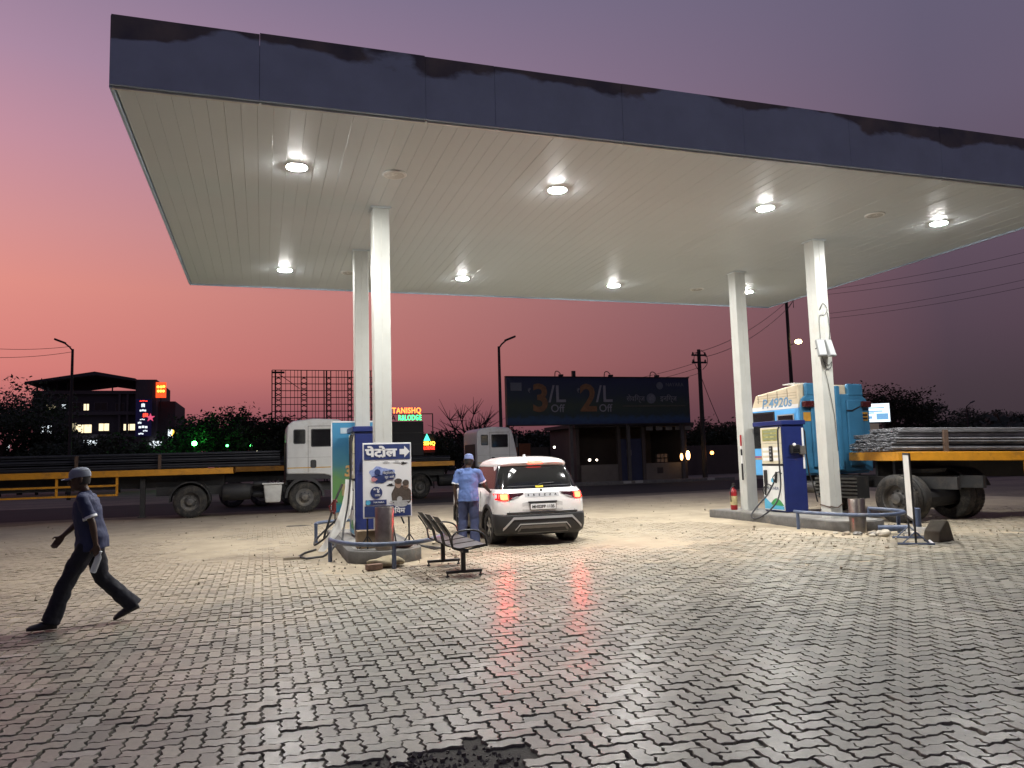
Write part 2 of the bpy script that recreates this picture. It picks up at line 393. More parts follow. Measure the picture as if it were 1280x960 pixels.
# sand lying over the paving round the pumps
def fbm(x, y):
    s_, a = 0, 1
    for k, (fx, fy, ph) in enumerate(((.55,.8,.3),(1.3,-1.1,1.7),(2.9,2.3,.9),(5.1,-6.2,2.2),(11.3,9.1,.4))):
        s_ += a*math.sin(fx*x+fy*y+ph+1.3*math.sin(fy*x*.7-fx*y*.6+ph)); a *= .6
    return s_/2.2
def sm(a, b, x): t = max(0, min(1, (x-a)/(b-a))); return t*t*(3-2*t)
gx = np.arange(-10, 24, .13); gy = np.arange(6.5, 33, .13); V = []; F = []
for y in gy:
    for x in gx:
        edge = sm(-10, -6, x)*(1-sm(21, 24, x))*(1-sm(26, 29.5, y))
        cover = sm(8.2, 15.5, y+.12*x-.4)
        z = -.04+edge*(.024+.012*cover+.012*fbm(x, y)*(.6+.6*cover)) + .6*waves(x, y)*edge
        for ix in (1.95, 11.39):
            d = math.hypot(max(abs(x-ix)-.55, 0), max(abs(y-14.8)-2.5, 0)); z += edge*.03*math.exp(-(d/.55)**2)*(.7+.5*fbm(x*2.1, y*2.1))
        V.append((x, y, z))
nx = len(gx)
for j in range(len(gy)-1):
    for i in range(nx-1):
        a = j*nx+i; F.append((a, a+1, a+nx+1, a+nx))
me = bpy.data.meshes.new('sand'); me.from_pydata(V, [], F); me.polygons.foreach_set('use_smooth', [True]*len(F))
o = obj('blown_sand', me, M_sand); o['kind'] = 'stuff'; tag(o, 'pale blown sand lying over the paving round the pump islands', 'sand')
# little stones and crumbs scattered in the yard
pb = MB()
for k in range(700):
    if k < 260: x, y = rnd.gauss(11, 1.3), rnd.gauss(12, 1.1)
    elif k < 380: x, y = rnd.gauss(1.9, .9), rnd.gauss(12.8, 1.2)
    else: x, y = rnd.uniform(-6, 18), rnd.uniform(8, 27)
    s_ = rnd.choice([.006,.008,.01,.012,.02])*rnd.uniform(.7,1.5)
    Mx = Matrix.Translation((x, y, .012)) @ Euler((rnd.uniform(0,3), rnd.uniform(0,3), rnd.uniform(0,3))).to_matrix().to_4x4()
    pb.cbox((0,0,0), (s_*2, s_*1.5, s_), 0, Mx)
o = pb.build('gravel', M_stone); o['kind'] = 'stuff'; tag(o, 'loose gravel crumbs scattered over the sandy yard', 'gravel')

# ------------------------------------------------------------------ canopy
X0, X1, Y0, Y1, ZB, ZT = -1.726, 15.17, 9.613, 20.087, 6.155, 7.03
CXL, CXR, CYF, CYB = 1.985, 11.387, 13.40, 16.28
canopy = thing('canopy', 'large flat station canopy with peeling blue-grey fascia and white slatted ceiling on four columns', 'canopy', (6.7, 14.85, 0))
co = Vector((6.7, 14.85, 0))
def cbuild(mb, name, m, **k):
    o = mb.build(name, m, canopy, **k); o.location = -co; return o
M_soffit = mat('soffit_strip', (.545,.59,.605), .44, var=.05, scale=1.2, spec=.5)
M_deck = mat('roof_deck', (.1,.1,.1), .8)
def fascia_material():
    m = mat('fascia_paint', (.40,.50,.62), .55, var=.16, scale=1.6)
    N, L = m.node_tree.nodes, m.node_tree.links; b = N['Principled BSDF']
    geo = N.new('ShaderNodeNewGeometry'); sp = N.new('ShaderNodeSeparateXYZ'); L.new(geo.outputs['Position'], sp.inputs[0])
    n = N.new('ShaderNodeTexNoise'); n.inputs['Scale'].default_value = .9; n.inputs['Detail'].default_value = 7; n.inputs['Roughness'].default_value = .5
    mp = N.new('ShaderNodeMapping'); mp.inputs['Scale'].default_value = (.7, 1, 1.3); L.new(geo.outputs['Position'], mp.inputs[0]); L.new(mp.outputs[0], n.inputs[0])
    r = N.new('ShaderNodeMapRange'); r.inputs['From Min'].default_value = 6.3; r.inputs['From Max'].default_value = 7.1; r.inputs['To Min'].default_value = -.42; r.inputs['To Max'].default_value = .20
    L.new(sp.outputs['Z'], r.inputs[0])
    ad = N.new('ShaderNodeMath'); ad.operation = 'ADD'; L.new(n.outputs['Fac'], ad.inputs[0]); L.new(r.outputs[0], ad.inputs[1])
    st = N.new('ShaderNodeMapRange'); st.inputs['From Min'].default_value = .50; st.inputs['From Max'].default_value = .55; L.new(ad.outputs[0], st.inputs[0])
    n2 = N.new('ShaderNodeTexNoise'); n2.inputs['Scale'].default_value = 2.2; n2.inputs['Detail'].default_value = 8; L.new(geo.outputs['Position'], n2.inputs[0])
    cr = N.new('ShaderNodeValToRGB'); cr.color_ramp.elements[0].position = .35; cr.color_ramp.elements[0].color = (.085,.09,.105,1); cr.color_ramp.elements[1].position = .7; cr.color_ramp.elements[1].color = (.20,.175,.15,1)
    L.new(n2.outputs['Fac'], cr.inputs[0])
    mm = N.new('ShaderNodeMix'); mm.data_type = 'RGBA'
    old = b.inputs['Base Color'].links[0].from_socket
    L.new(st.outputs[0], mm.inputs[0]); L.new(old, mm.inputs[6]); L.new(cr.outputs[0], mm.inputs[7]); L.new(mm.outputs[2], b.inputs['Base Color'])
    bp = N.new('ShaderNodeBump'); bp.invert = True; bp.inputs['Strength'].default_value = .6; bp.inputs['Distance'].default_value = .006
    L.new(st.outputs[0], bp.inputs['Height']); L.new(bp.outputs[0], b.inputs['Normal'])
    return m
M_fascia = fascia_material()
npl = 84; pw = (X1-X0-.10)/npl
pl = MB(); yl = (Y1-Y0-.12)/2
prof = [(-pw/2+.0012, -.004), (-pw/2+.003, -.006), (pw/2-.003, -.006), (pw/2-.0012, -.004), (pw/2-.0012, .014), (-pw/2+.0012, .014)]
pl.prism(prof, -yl, yl, 'xz')
plank_me = pl.mesh('soffit_plank'); plank_me.materials.append(M_soffit)
for k in range(npl):
    o = bpy.data.objects.new('soffit_plank', plank_me); C.objects.link(o); o.parent = canopy
    o.location = (X0+.05+(k+.5)*pw-co.x, (Y0+Y1)/2-co.y, ZB+.006+rnd.uniform(-.001,.001)); o.rotation_euler = (rnd.gauss(0,.0002), rnd.gauss(0,.0015), 0)
cbuild(MB().box(X0+.06, X1-.06, Y0+.06, Y1-.06, ZB+.03, ZB+.09), 'ceiling_backing', mat('backing', (.25,.25,.23), .8))
cbuild(MB().box(X0+.07, X1-.07, Y0+.07, Y1-.07, ZT-.25, ZT-.12), 'roof_deck', M_deck)
xs = [X0, -.05, 2.05, 3.02, 4.95, 7.0, 9.0, 10.9, 13.0, X1]
for k in range(len(xs)-1):
    cbuild(MB().box(xs[k]+.0015, xs[k+1]-.0015, Y0-.012+rnd.uniform(-.004,.004), Y0+.03, ZB-.005, ZT+rnd.uniform(-.008,.008)), 'fascia_panel', M_fascia, bevel=.003, seg=1)
    cbuild(MB().box(xs[k]+.005, xs[k+1]-.005, Y1-.03, Y1+.012, ZB-.03, ZT), 'fascia_panel', M_fascia)
ys = [Y0+.032, 11.7, 13.8, 15.9, 18.0, Y1-.032]
for k in range(5):
    for xa, xb in ((X0-.012, X0+.03), (X1-.03, X1+.012)):
        cbuild(MB().box(xa, xb, ys[k]+.005, ys[k+1]-.005, ZB-.02+rnd.uniform(-.008,.004), ZT), 'fascia_panel', M_fascia, bevel=.003, seg=1)
M_trim = mat('edge_trim', (.62,.62,.6), .35, metal=.6, var=.3, scale=5)
for k in range(len(xs)-1):
    cbuild(MB().box(xs[k]+.02, xs[k+1]-.004, Y0+.032, Y0+.075, ZB-.028-rnd.random()*.006, ZB+.004), 'edge_trim', M_trim)
for cx in (CXL, CXR):
    for cy in (CYF, CYB):
        m = MB(); h = .148
        m.prism([(cx-h, cy-h), (cx+h, cy-h), (cx+h, cy+h), (cx-h, cy+h)], .18, ZB-.004, 'xy')
        col = cbuild(m, 'column', M_column, bevel=.012)
        o = MB().box(cx-h-.03, cx+h+.03, cy-h-.03, cy+h+.03, ZB-.03, ZB-.003).build('collar', M_soffit, col)
        sm_ = MB().box(cx-.006, cx+.006, cy-h-.003, cy-h+.01, .2, ZB-.04).box(cx-h-.003, cx-h+.01, cy-.006, cy+.006, .2, ZB-.04)
        sm_.build('seam', mat('seam_paint', (.55,.55,.5), .5), col)
# canopy lights
M_led = glow('led_lens', (1, .985, .95), 1600)
M_lens_off = mat('lens_off', (.6,.6,.57), .25, var=.05)
M_fix = mat('fixture_white', (.7,.7,.68), .4, var=.05)
k = 0
place = ['over the walking man', 'over the pump with the banner', 'over the space before the car', 'over the parked car', 'over the pump with the blue side', 'at the far edge above the trucks', 'over the steel load', 'at the corner near the pole']
LX = (.48, 4.74, 8.9, 13.06); LY = (11.70, 18.2)
row = ['front', 'rear']
for j, ly in enumerate(LY):
    for i, lx in enumerate(LX):
        where = ['at the end over the walking man', 'between petrol sign and white car', 'between the white car and the blue pump', 'at the end over the steel load'][i]
        t = thing('canopy_light', 'lit ceiling light of the %s row, %s' % (row[j], where), 'light', (lx, ly, ZB-.004), 0, 'lit canopy lights')
        b = MB().lathe([(.172,0),(.177,-.004),(.168,-.010),(.150,-.0105)], 28).build('housing', M_fix, t, smooth=40)
        MB().lathe([(.148,-.009),(.147,-.0135),(.10,-.020),(.03,-.022)], 28).build('lens', M_led, t)
for lx, ly, w in ((1.97, 11.65, 'by the front column over the petrol sign'), (11.3, 11.55, 'by the column with floodlights'), (11.4, 18.15, 'behind the column with the extinguisher'), (1.94, 18.15, 'behind the columns at the petrol sign')):
    t = thing('canopy_light', 'unlit flat round ceiling fixture '+w, 'light', (lx, ly, ZB-.004), 0, 'unlit canopy lights')
    MB().lathe([(.185,0),(.19,-.01),(.175,-.022),(.15,-.02)], 28).build('housing', M_fix, t, smooth=40)
    MB().lathe([(.148,-.021),(.148,-.023),(.08,-.027),(.02,-.028)], 28).build('lens', M_lens_off, t, smooth=40)

# ------------------------------------------------------------------ pump islands
def island(xc, y0, y1, label, m):
    w = .62; pts = []
    for k in range(13):
        a = math.pi+math.pi*k/12; pts.append((xc+w*math.cos(a), y0+w+w*math.sin(a)*.8))
    pts += [(xc+w, y1), (xc-w, y1)]
    t = thing('pump_island', label, 'kerb', (xc, (y0+y1)/2, 0))
    o = MB().prism(pts, -.03, .205, 'xy').build('kerb', m, t, bevel=.015, smooth=40); o.location = (-xc, -(y0+y1)/2, 0)
    ins = [((x-xc)*.82+xc, (y-(y0+y1)/2)*.96+(y0+y1)/2) for x, y in pts]
    o = MB().prism(ins, .2, .213, 'xy').build('top_slab', M_concrete, t); o.location = (-xc, -(y0+y1)/2, 0)
    return t
island(1.95, 12.45, 17.2, 'raised concrete pump island with rounded end under the petrol sign', M_concrete_dark)
island(11.41, 12.2, 17.15, 'raised concrete pump island holding the red extinguisher and blue pump', M_concrete_dark)
def smooth_path(pts, sub=6):
    P = [Vector(p) for p in pts]; out = []
    for i in range(len(P)-1):
        p0, p1, p2, p3 = P[max(i-1,0)], P[i], P[i+1], P[min(i+2,len(P)-1)]
        for k in range(sub):
            t = k/sub; out.append(.5*((2*p1)+(-p0+p2)*t+(2*p0-5*p1+4*p2-p3)*t*t+(-p0+3*p1-3*p2+p3)*t**3))
    out.append(P[-1]); return out
# ------------------------------------------------------------------ fuel pumps
M_face_white = mat('pump_white', (.74,.75,.72), .35, var=.08, scale=4, dirt=(.5,.47,.4), dirt_amt=.15)
M_cream = mat('pump_cream', (.62,.57,.42), .4, var=.12, scale=5)
M_disp = mat('pump_display', (.42,.40,.16), .25, var=.35, scale=7)
M_green = mat('print_green', (.05,.32,.09), .4, var=.2)
M_cyan = mat('print_cyan', (.10,.42,.62), .4, var=.2)
M_hose = mat('hose_rubber', (.02,.02,.022), .5, var=.3)
def nozzle(parent, p, M=None):
    n = MB()
    n.tube([(p[0],p[1]-.02,p[2]+.10),(p[0],p[1],p[2]+.03),(p[0],p[1]+.01,p[2]-.06),(p[0],p[1]+.01,p[2]-.16)], [.022,.034,.03,.018], 8)
    n.tube([(p[0]-.02,p[1],p[2]+.05),(p[0]-.09,p[1],p[2]-.02),(p[0]-.06,p[1],p[2]-.12),(p[0],p[1],p[2]-.10)], .012, 6)
    n.tube([(p[0],p[1]-.02,p[2]+.08),(p[0]+.03,p[1]-.08,p[2]+.10),(p[0]+.04,p[1]-.16,p[2]+.06)], .014, 6)
    return n.build('nozzle', M_black, parent, smooth=50)
def pump(name, label, loc, flip):
    # local: white face looks to -x, blue end panel looks to -y
    t = thing(name, label, 'fuel pump', loc)
    W, D, H = .62, .80, 2.02
    MB().box(.012, W, 0, D, .02, H).build('cabinet', M_blue_pump, t, bevel=.012)
    MB().box(-.03, W+.03, -.04, D+.25, H+.003, H+.11).build('top_hood', M_blue_pump, t, bevel=.015)
    MB().box(.03, W-.02, .02, D-.02, -.0, .03).build('plinth', M_black, t)
    # end panel: press lines and card reader
    MB().box(.04, W-.03, -.006, 0.004, 1.27, 1.30).box(.04, W-.03, -.006, .004, 1.20, 1.23).build('press_line', M_blue_pump, t, bevel=.003, seg=1)
    c = MB().box(.18, .42, -.10, -.003, 1.36, 1.56).build('card_reader', M_black, t, bevel=.02)
    MB().box(.44, .60, -.06, -.003, 1.33, 1.53).build('bracket_box', mat('grey_box', (.12,.11,.10), .6), t, bevel=.01)
    MB().ball((.25, -.105, 1.56), .04, 8).build('lamp_dome', M_print_white, c, smooth=60)
    MB().box(.22, .38, -.112, -.101, 1.40, 1.47).build('screen', M_glass, c)
    MB().box(W-.07, W-.02, -.008, -.002, 1.0, 1.95).build('edge_strip', M_print_white, t)
    # white face
    f = MB().box(-.012, .008, .03, D-.03, .05, 1.08).build('face_panel', M_face_white, t, bevel=.006, seg=1)
    MB().box(-.02, .01, .02, D-.02, 1.085, 1.12).build('shelf_strip', M_black, t)
    u = MB().box(-.016, .008, .03, D-.03, 1.125, 1.60).build('meter_panel', M_cream, t, bevel=.006, seg=1)
    MB().box(-.02, .008, .03, D-.03, 1.605, 1.98).build('display_panel', M_cream, t, bevel=.006, seg=1)
    MB().box(-.026, -.019, .10, D-.10, 1.66, 1.94).build('display', M_disp, t, bevel=.003, seg=1)
    for q in range(3): MB().box(-.030, -.027, .16, D-.16, 1.69+q*.085, 1.74+q*.085).build('readout', mat('lcd', (.25,.28,.16), .3), t)
    for yy in (.08, .48):
        for zz in (1.20, 1.32, 1.44): MB().box(-.021, -.017, yy, yy+.24, zz, zz+.07).build('label_plate', M_print_white, u)
    MB().box(-.04, -.017, .34, .46, 1.18, 1.54).build('keypad', M_black, u, bevel=.006, seg=1)
    for zz in (1.24, 1.33, 1.42, 1.49): MB().box(-.045, -.041, .37, .43, zz-.02, zz+.015).build('key', mat('key_grey', (.3,.3,.3), .5), u)
    # printed waves and emblem, laid on the face
    def band(y0, y1, zf0, zf1, m, dx):
        vs = []; N_ = 10
        for k in range(N_+1):
            y = y0+(y1-y0)*k/N_; vs.append((-.012-dx, y, zf0(k/N_)));
        for k in range(N_, -1, -1):
            y = y0+(y1-y0)*k/N_; vs.append((-.012-dx, y, zf1(k/N_)))
        MB().add(vs, [tuple(range(len(vs)))]).build('print', m, f)
    band(.04, D-.04, lambda s: .07, lambda s: .12+.10*math.sin(s*2.2+.2), M_cyan, .002)
    band(.04, .55, lambda s: .16, lambda s: .16+.17*math.sin(s*3.1), M_green, .004)
    band(.45, D-.04, lambda s: .10+.05*s, lambda s: .16+.20*s, M_cyan, .0045)
    e = MB().lathe([(.05,-.012),(.05,-.016),(.03,-.016)], 18, 0, 'x').build('emblem', M_cyan, f, loc=(0, .42, .74))
    lettering(f, 'NAYARA', 0, 0, 0, .11, M_navy, rz=R(-90), loc=(-.0155, .42, .52))
    MB().box(-.05, -.012, .60, .70, .62, .98).build('nozzle_boot', M_black, t, bevel=.01)
    nozzle(t, (-.06, .22, .84)); nozzle(t, (-.07, .62, .55))
    h1 = MB(); y_ = .03
    h1.tube(smooth_path([(-.03,y_,1.97),(-.07,y_+.01,1.9),(-.075,y_+.02,1.5),(-.07,y_+.02,1.0),(-.12,y_-.04,.62),(-.30,-.10,.30),(-.52,-.08,.08),(-.68,.04,-.06),(-.74,.20,-.10),(-.70,.34,-.02),(-.50,.37,.17),(-.26,.33,.4),(-.12,.26,.66),(-.075,.22,.80)],4), .019, 8)
    h1.build('hose', M_hose, t, smooth=60)
    h2 = MB().tube([(W+.02,.06,1.97),(W+.05,.03,1.85),(W+.06,.03,1.3),(W+.10,.03,.9),(W+.22,.02,.5),(W+.34,.1,.22)], .016, 8)
    h2.build('hose', M_hose, t, smooth=60)
    return t
pr = pump('fuel_pump', 'fuel pump with deep blue side and white nozzle face beside the white columns', (11.42, 14.93, .21), 1)
pl_ = copy_tree(pr); pl_.location = (1.68, 15.0, .21)
tag(pl_, 'fuel pump half hidden behind the petrol sign and the tall banner', 'fuel pump')
pr['group'] = pl_['group'] = 'fuel pumps'
# white curved guard board leaning at the banner side of the near pump
gb = MB(); prof = []
for k in range(9):
    s_ = k/8; prof.append((1.46-.50*s_*s_, 1.34-1.28*s_))
gb.prism(prof+[(x+.11+.09*(1-abs(k-4)/4), z-.015) for k, (x, z) in reversed(list(enumerate(prof)))], 14.50, 14.53, 'xz')
tag(gb.build('guard_board', M_face_white, smooth=40), 'curved white board leaning on the pump beside the tall banner', 'board')
hb = MB().tube([(1.40,14.5,1.25),(1.28,14.42,1.0),(1.2,14.4,.75),(1.12,14.4,.5),(1.06,14.42,.3)], .02, 8)
tag(hb.build('hose', M_hose, smooth=60), 'black hose hanging down over the leaning white board', 'hose')
nb = thing('nozzle_holder', 'dark red nozzle hung on the leaning white board', 'nozzle', (1.24,14.38,.78)); n_ = nozzle(nb, (0,0,.1)); n_.data.materials[0] = mat('dark_red', (.12,.01,.012), .5)
MB().box(-.04,.04,-.0,.05,-.02,.16).build('boot', mat('dark_red', (.12,.01,.012), .5), nb, bevel=.01)
hb = MB().tube([(1.62,14.55,2.2),(1.57,14.5,2.0),(1.56,14.48,1.5),(1.50,14.46,.9),(1.40,14.3,.45),(1.35,14.1,.24)], .017, 8)
tag(hb.build('hose', M_hose, smooth=60), 'long black hose hanging between the tall banner and the petrol sign', 'hose')
hb = MB().tube([(.95,14.9,.05),(.72,14.6,.03),(.60,14.1,.03),(.72,13.75,.03),(1.0,13.75,.05),(1.16,14.0,.12),(1.30,14.4,.22)], .02, 8)
tag(hb.build('hose', M_hose, smooth=60), 'black hose looped on the ground beside the blue rail', 'hose')
hb = MB().tube([(2.55,13.9,.20),(2.72,13.85,.12),(2.95,13.8,.05),(3.1,13.95,.04),(2.95,14.2,.05),(2.7,14.2,.1)], .018, 8)
tag(hb.build('hose', M_hose, smooth=60), 'short black hose curled beyond the bench by the island', 'hose')
o = MB().box(.35,.62,13.95,14.15,.004,.045).build('metal_plate', M_stone); o.rotation_euler=(0,0,0); tag(o, 'small flat plate lying by the looped hose', 'plate')
# brown box on the island behind the near bollard
o = MB().box(1.50,1.90,13.05,13.35,.214,.50).build('carton', mat('carton', (.24,.17,.10), .8, var=.4, scale=6), bevel=.008); tag(o, 'brown box on the island behind the steel bollard', 'box')

# ------------------------------------------------------------------ banner standee
def gradient_material(name, axis, stops, rough=.45, lo=0, hi=1):
    m = bpy.data.materials.new(name); m.use_nodes = True; N, L = m.node_tree.nodes, m.node_tree.links; b = N['Principled BSDF']
    t = N.new('ShaderNodeTexCoord'); sp = N.new('ShaderNodeSeparateXYZ'); L.new(t.outputs['Object'], sp.inputs[0])
    nz = N.new('ShaderNodeTexNoise'); nz.inputs['Scale'].default_value = 3; nz.inputs['Detail'].default_value = 6; L.new(t.outputs['Object'], nz.inputs[0])
    ma = N.new('ShaderNodeMath'); ma.operation = 'MULTIPLY_ADD'; ma.inputs[1].default_value = .25*(hi-lo); L.new(nz.outputs['Fac'], ma.inputs[0]); L.new(sp.outputs[axis], ma.inputs[2])
    mr_ = N.new('ShaderNodeMapRange'); mr_.inputs['From Min'].default_value = lo+.12*(hi-lo); mr_.inputs['From Max'].default_value = hi+.12*(hi-lo); L.new(ma.outputs[0], mr_.inputs[0])
    cr = N.new('ShaderNodeValToRGB'); e = cr.color_ramp
    while len(e.elements) < len(stops): e.elements.new(.5)
    for q, (p_, c) in zip(e.elements, stops): q.position = p_; q.color = tuple(c)+(1,)
    L.new(mr_.outputs[0], cr.inputs[0]); L.new(cr.outputs[0], b.inputs['Base Color']); b.inputs['Roughness'].default_value = rough
    return m
M_ban = gradient_material('banner_print', 'Z', [(0,(.02,.18,.33)),(.05,(.03,.22,.30)),(.1,(.12,.32,.10)),(.38,(.14,.30,.10)),(.5,(.06,.20,.24)),(.75,(.03,.16,.30)),(1,(.05,.24,.42))], lo=0, hi=1.86)
M_orange = mat('print_orange', (.62,.27,.05), .45, var=.35, scale=14, col2=(.65,.5,.25))
bn = thing('banner_stand', 'tall blue and green offer banner on a stand behind the pump', 'banner', (1.82, 16.25, .21))
MB().box(-.45,.45,0,.012,.42,2.28).build('sheet', M_ban, bn).location = (0,0,0)
bn.children[0].data.transform(Matrix.Translation((0,0,-.42))); bn.children[0].location = (0,0,.42)
MB().box(-.46,.46,-.006,.018,2.27,2.30).box(-.475,-.45,-.006,.018,.40,2.30).box(.45,.475,-.006,.018,.40,2.30).build('frame', M_print_white, bn)
for sx in (-.4,.4): MB().tube([(sx,.02,.42),(sx,.02,0)], .014, 6).build('leg', M_dark_steel, bn)
MB().box(-.28,-.06,-.006,-.003,2.04,2.16).build('logo_plate', mat('pale_logo', (.45,.55,.62), .5), bn, bevel=.0)
lettering(bn, '3/L', -.02, 1.16, -.006, .30, M_orange, bold=.012, shear=.1)
lettering(bn, 'सेविंग्ज', .1, 1.86, -.006, .15, M_print_white); lettering(bn, 'इनिंग्ज', .1, 1.56, -.006, .15, M_print_white)
MB().box(-.26,.18,-.006,-.003,.76,1.0).build('print', mat('ticket', (.5,.42,.2), .5, var=.3), bn)
MB().lathe([(.06,-.006),(.06,-.003),(.02,-.003)], 16, 0, 'y').build('logo_mark', M_print_white, bn, loc=(.12,0,1.76))

# ------------------------------------------------------------------ petrol sign board
ps = thing('petrol_sign', 'white and navy petrol sign board with arrow and motorcycle poster', 'sign', (2.0, 12.98, .21), R(2))
W2, Zb, Zt_ = .41, .50, 1.75
MB().box(-W2,W2,0,.018,Zb,Zt_).build('board', M_print_white, ps, bevel=.004, seg=1)
MB().box(-W2+.02,W2-.02,-.005,-.002,Zt_-.28,Zt_-.025).build('header_print', M_navy, ps)
lettering(ps, 'पेटोल', -.105, Zt_-.225, -.0085, .185, M_print_white, bold=.009, sx=1.38)
MB().add([(-.105,-.0085,Zt_-.232),(-.072,-.0085,Zt_-.250),(-.060,-.0085,Zt_-.236),(-.105,-.0085,Zt_-.210),(-.150,-.0085,Zt_-.236),(-.138,-.0085,Zt_-.250)], [(0,1,2,3,4,5)]).build('lettering', M_print_white, ps)
ar = [(.21,-.045),(.29,-.045),(.29,-.10),(.385,0),(.29,.10),(.29,.045),(.21,.045)]
MB().prism([(x, z+Zt_-.155) for x, z in ar], -.009, -.006, 'xz').build('arrow', M_print_white, ps)
MB().box(-W2+.02,W2-.02,-.005,-.002,Zb+.02,Zb+.20).build('footer_print', M_navy, ps)
lettering(ps, 'लियम', .16, Zb+.07, -.0085, .12, M_print_white, bold=.003)
# poster: blue splash, badge, circle, rider
def blob(cx, cz, rx, rz_, y, m, name, seed, amp=.25, n=26):
    q = random.Random(seed); pts = []
    ph = [q.uniform(0,6.28) for _ in range(3)]
    for k in range(n):
        a = 2*math.pi*k/n; f_ = 1+amp*(.5*math.sin(3*a+ph[0])+.35*math.sin(5*a+ph[1])+.3*math.sin(8*a+ph[2]))
        pts.append((cx+rx*f_*math.cos(a), cz+rz_*f_*math.sin(a)))
    return MB().prism(pts, y, y+.0015, 'xz').build(name, m, ps)
M_splash = mat('splash_blue', (.16,.22,.55), .5, var=.5, scale=20, col2=(.4,.48,.7))
M_grey = mat('print_grey', (.5,.5,.5), .5, var=.3, scale=15)
M_brown = mat('print_brown', (.10,.075,.06), .5, var=.5, scale=25)
M_skinprint = mat('print_skin', (.36,.24,.18), .5, var=.3, scale=20)
blob(-.10, 1.22, .20, .13, -.002, M_splash, 'print', 1)
blob(-.12, 1.15, .13, .07, -.004, M_navy, 'print', 2, .3)
MB().prism([(-.10,1.13),(.10,1.13),(.14,1.21),(.08,1.29),(-.08,1.27)], -.0065, -.005, 'xz').build('print', M_navy, ps)
lettering(ps, 'पेट्रोलवर', .02, 1.225, -.0085, .055, M_print_white); lettering(ps, 'सूट असे', .03, 1.155, -.0085, .055, M_print_white)
MB().lathe([(.05,-.0085),(.05,-.0105)], 20, 0, 'y').build('print', M_navy, ps, loc=(-.17,0,1.26))
blob(-.23, 1.14, .05, .035, -.009, mat('print_pink', (.6,.25,.28), .5), 'print', 4)
MB().lathe([(.10,-.004),(.10,-.006)], 28, 0, 'y').build('print', M_navy, ps, loc=(-.19,0,.92))
lettering(ps, '१४', -.19, .92, -.0085, .11, M_print_white, bold=.003); lettering(ps, 'लाख', -.17, .86, -.0085, .055, M_print_white)
for q, (cx, cz) in enumerate(((.28,1.40),(-.02,1.42),(.05,1.04),(.16,1.42))): blob(cx, cz, .05, .02, -.004, [M_black, M_grey][q % 2], 'print', 8+q, .5)
blob(.23, .84, .17, .20, -.004, M_brown, 'print', 21, .12); blob(.18, 1.05, .055, .07, -.0065, M_skinprint, 'print', 22, .05); blob(.18, 1.10, .065, .045, -.009, M_brown, 'print', 23, .05)
blob(.31, 1.02, .05, .065, -.004, M_skinprint, 'print', 24, .06); blob(.31, 1.07, .055, .05, -.0065, M_brown, 'print', 27, .05)
blob(.20, .80, .045, .045, -.009, M_grey, 'print', 25, .02); MB().box(.04,.37,-.0095,-.0075,.755,.775).build('print', M_grey, ps)
blob(.22, .72, .13, .05, -.0065, M_grey, 'print', 26, .1)
MB().box(-W2+.04,-.02,-.005,-.002,.72,.80).build('print', M_navy, ps); lettering(ps, 'NAYARA', -.15, .745, -.0085, .045, M_print_white)
MB().lathe([(.04,-.006),(.04,-.0085)], 16, 0, 'y').build('print', M_cyan, ps, loc=(-.33,0,.76))
for sx in (-.34,.36):
    MB().tube([(sx,.02,.55),(sx,.02,.0)], .016, 6).build('leg', M_black_steel, ps)
    MB().tube([(sx,.02,.22),(sx-.14,.0,.012)], .010, 6).tube([(sx,.02,.22),(sx+.14,.0,.012)], .010, 6).build('foot_brace', M_black_steel, ps)
MB().tube([(.05,.02,.6),(.2,.3,.012)], .014, 6).build('back_leg', M_black_steel, ps)
o = MB().ball((2.22,12.82,.255), (.17,.11,.045), 8).build('rag', mat('rag', (.09,.05,.05), .9, var=.5, scale=14), smooth=60); tag(o, 'dark rag heaped on the island under the petrol sign', 'rag')

# ------------------------------------------------------------------ bollards and pipe rails
def bollard(x, y, z, h, label):
    t = thing('bollard', label, 'bollard', (x, y, z), 0, 'steel bollards')
    MB().lathe([(.155,-.02),(.155,h-.01),(.15,h),(.138,h),(.138,h-.15)], 28).build('tube', M_steel, t, smooth=40)
    MB().lathe([(.136,h-.06),(.1,h-.055),(.02,h-.05)], 20).build('fill', M_concrete, t)
bollard(1.91, 12.78, .205, .70, 'brushed steel bollard in front of the petrol sign')
bollard(11.10, 12.36, .0, .66, 'brushed steel bollard in the rubble by the column with floodlights')
def rail(pts, legs, label, h):
    t = thing('pipe_rail', label, 'rail', (pts[0][0], pts[0][1], 0)); o_ = Vector((pts[0][0], pts[0][1], 0))
    a = MB().tube(smooth_path([(x, y, h) for x, y in pts]), .036, 10).build('pipe', M_blue_pipe, t, smooth=60); a.location = -o_
    for x, y in legs:
        b = MB().tube([(x, y, -.02), (x, y, h-.01)], .036, 10).build('leg', M_blue_pipe, t, smooth=60); b.location = -o_
rail([(1.08,13.32),(1.12,12.95),(1.40,12.28),(1.94,12.02),(2.50,12.25),(2.95,13.0),(3.0,13.3)], [(1.08,13.32),(1.94,12.02),(3.0,13.3)], 'bent blue pipe rail round the island end below the petrol sign', .37)
rail([(1.06,16.6),(1.12,17.1),(1.5,17.5),(2.2,17.5)], [(1.06,16.6),(2.2,17.5)], 'short blue pipe rail at the far end of the banner island', .37)
rail([(10.60,13.6),(10.62,13.2),(10.85,12.3),(11.4,11.9),(12.0,12.1),(12.3,12.6),(12.35,13.4)], [(10.60,13.5),(11.7,11.95),(12.35,13.4)], 'bent blue pipe rail round the island end by the steel load truck', .36)
t = thing('pipe_post', 'thick upright blue pipe post beside the rubble and rail', 'post', (11.95,11.75,0))
MB().lathe([(.075,-.02),(.075,.46),(.06,.47)], 16).build('tube', M_blue_pipe, t, smooth=40)
